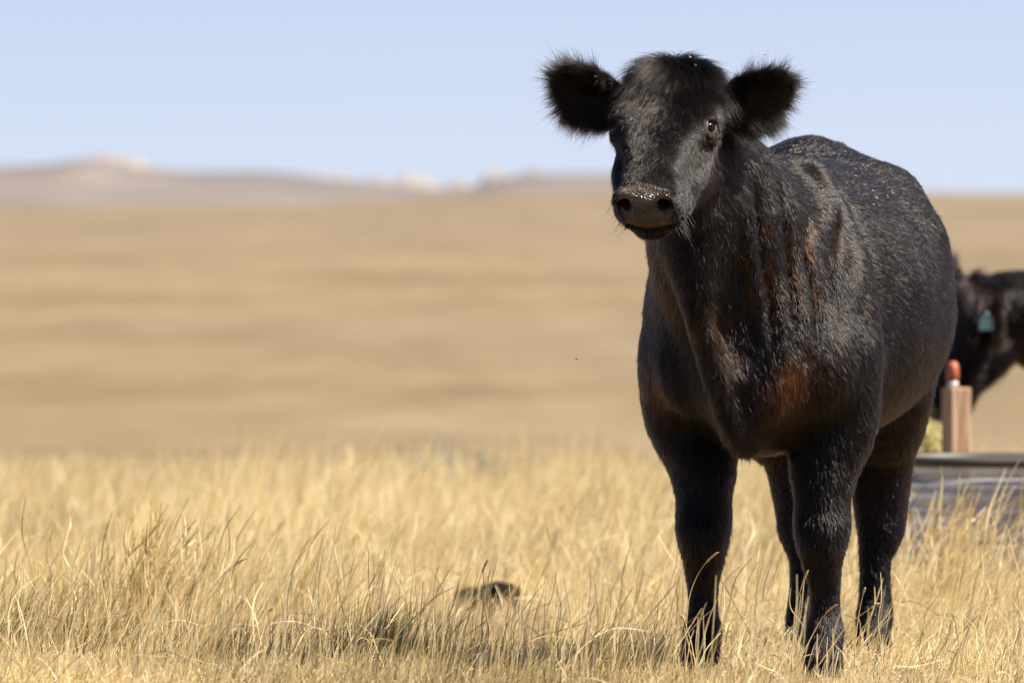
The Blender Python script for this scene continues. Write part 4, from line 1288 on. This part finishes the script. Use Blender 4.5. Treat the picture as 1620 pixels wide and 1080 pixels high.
def fly(loc, nrm_, spin, label, group):
    b = bpy.data.objects.new('fly', me_fb); sc.collection.objects.link(b)
    q = Vector(nrm_).to_track_quat('Z', 'Y')
    b.rotation_mode = 'QUATERNION'; b.rotation_quaternion = q @ Matrix.Rotation(spin, 4, 'Z').to_quaternion(); b.location = loc
    b.scale = (1, 1, 1)
    for w_ in me_w:
        o = bpy.data.objects.new('wing', w_ ); sc.collection.objects.link(o); o.parent = b
    return tag(b, label, 'fly', group)
gf = np.random.default_rng(12)
cy, sy = math.cos(-YAW), math.sin(-YAW)
def l2w1(p): return np.array([p[0] * cy - p[1] * sy + C1[0], p[0] * sy + p[1] * cy + C1[1], p[2] + C1[2]])
WV = np.stack([CV[:, 0] * cy - CV[:, 1] * sy + C1[0], CV[:, 0] * sy + CV[:, 1] * cy + C1[1], CV[:, 2]], 1)
WN = np.stack([CN[:, 0] * cy - CN[:, 1] * sy, CN[:, 0] * sy + CN[:, 1] * cy, CN[:, 2]], 1)
UU = 810 + FX * WV[:, 0] / WV[:, 1]; VV = 340 - FX * (WV[:, 2] - 1.096) / WV[:, 1]
vis = (WN * unit(np.array([0, 0, 1.096]) - WV)).sum(1) > .05
spots = []
for i in range(18):
    t = i / 17; spots.append((1252 + 45 * t + gf.normal(0, 4), 240 + 20 * t + gf.normal(0, 4)))
for i in range(15): spots.append((gf.normal(1345, 30), gf.normal(285, 20)))
for i in range(5): spots.append((gf.normal(1400, 20), gf.normal(300, 25)))
ok = np.where(vis & (CV[:, 1] > .12) & (CV[:, 2] > .9))[0]
for (u_, v_) in spots:
    j = ok[np.argmin((UU[ok] - u_) ** 2 + (VV[ok] - v_) ** 2)]
    p_ = WV[j] + WN[j] * .010
    fly(p_, WN[j], gf.random() * 6.28, 'tiny pale winged fly resting on the cow\'s back', 'flies on the cow\'s back')
ok2 = np.where(vis & (CV[:, 1] < -.3) & (CV[:, 2] > 1.2))[0]
for k_, (u_, v_) in enumerate([(1090, 99), (1111, 99), (1096, 112)]):
    j = ok2[np.argmin((UU[ok2] - u_) ** 2 + (VV[ok2] - v_) ** 2)]
    fly(WV[j] + WN[j] * .012, WN[j], gf.random() * 6.28, ('left fly in the tuft on top of the cow\'s head', 'right fly in the tuft on top of the cow\'s head', 'lower middle fly in the tuft on top of the cow\'s head')[k_], 'flies on the cow\'s head')
fly((px_x(1209, 19.6), 19.6, px_z(87, 19.6)), (.2, -.4, 1), .4, 'tiny fly in the air above the ear at right', 'flies in the air')
fly((px_x(912, 19.8), 19.8, px_z(569, 19.8)), (-.3, -.2, 1), 2.0, 'tiny fly in the air left of the cow\'s chest', 'flies in the air')
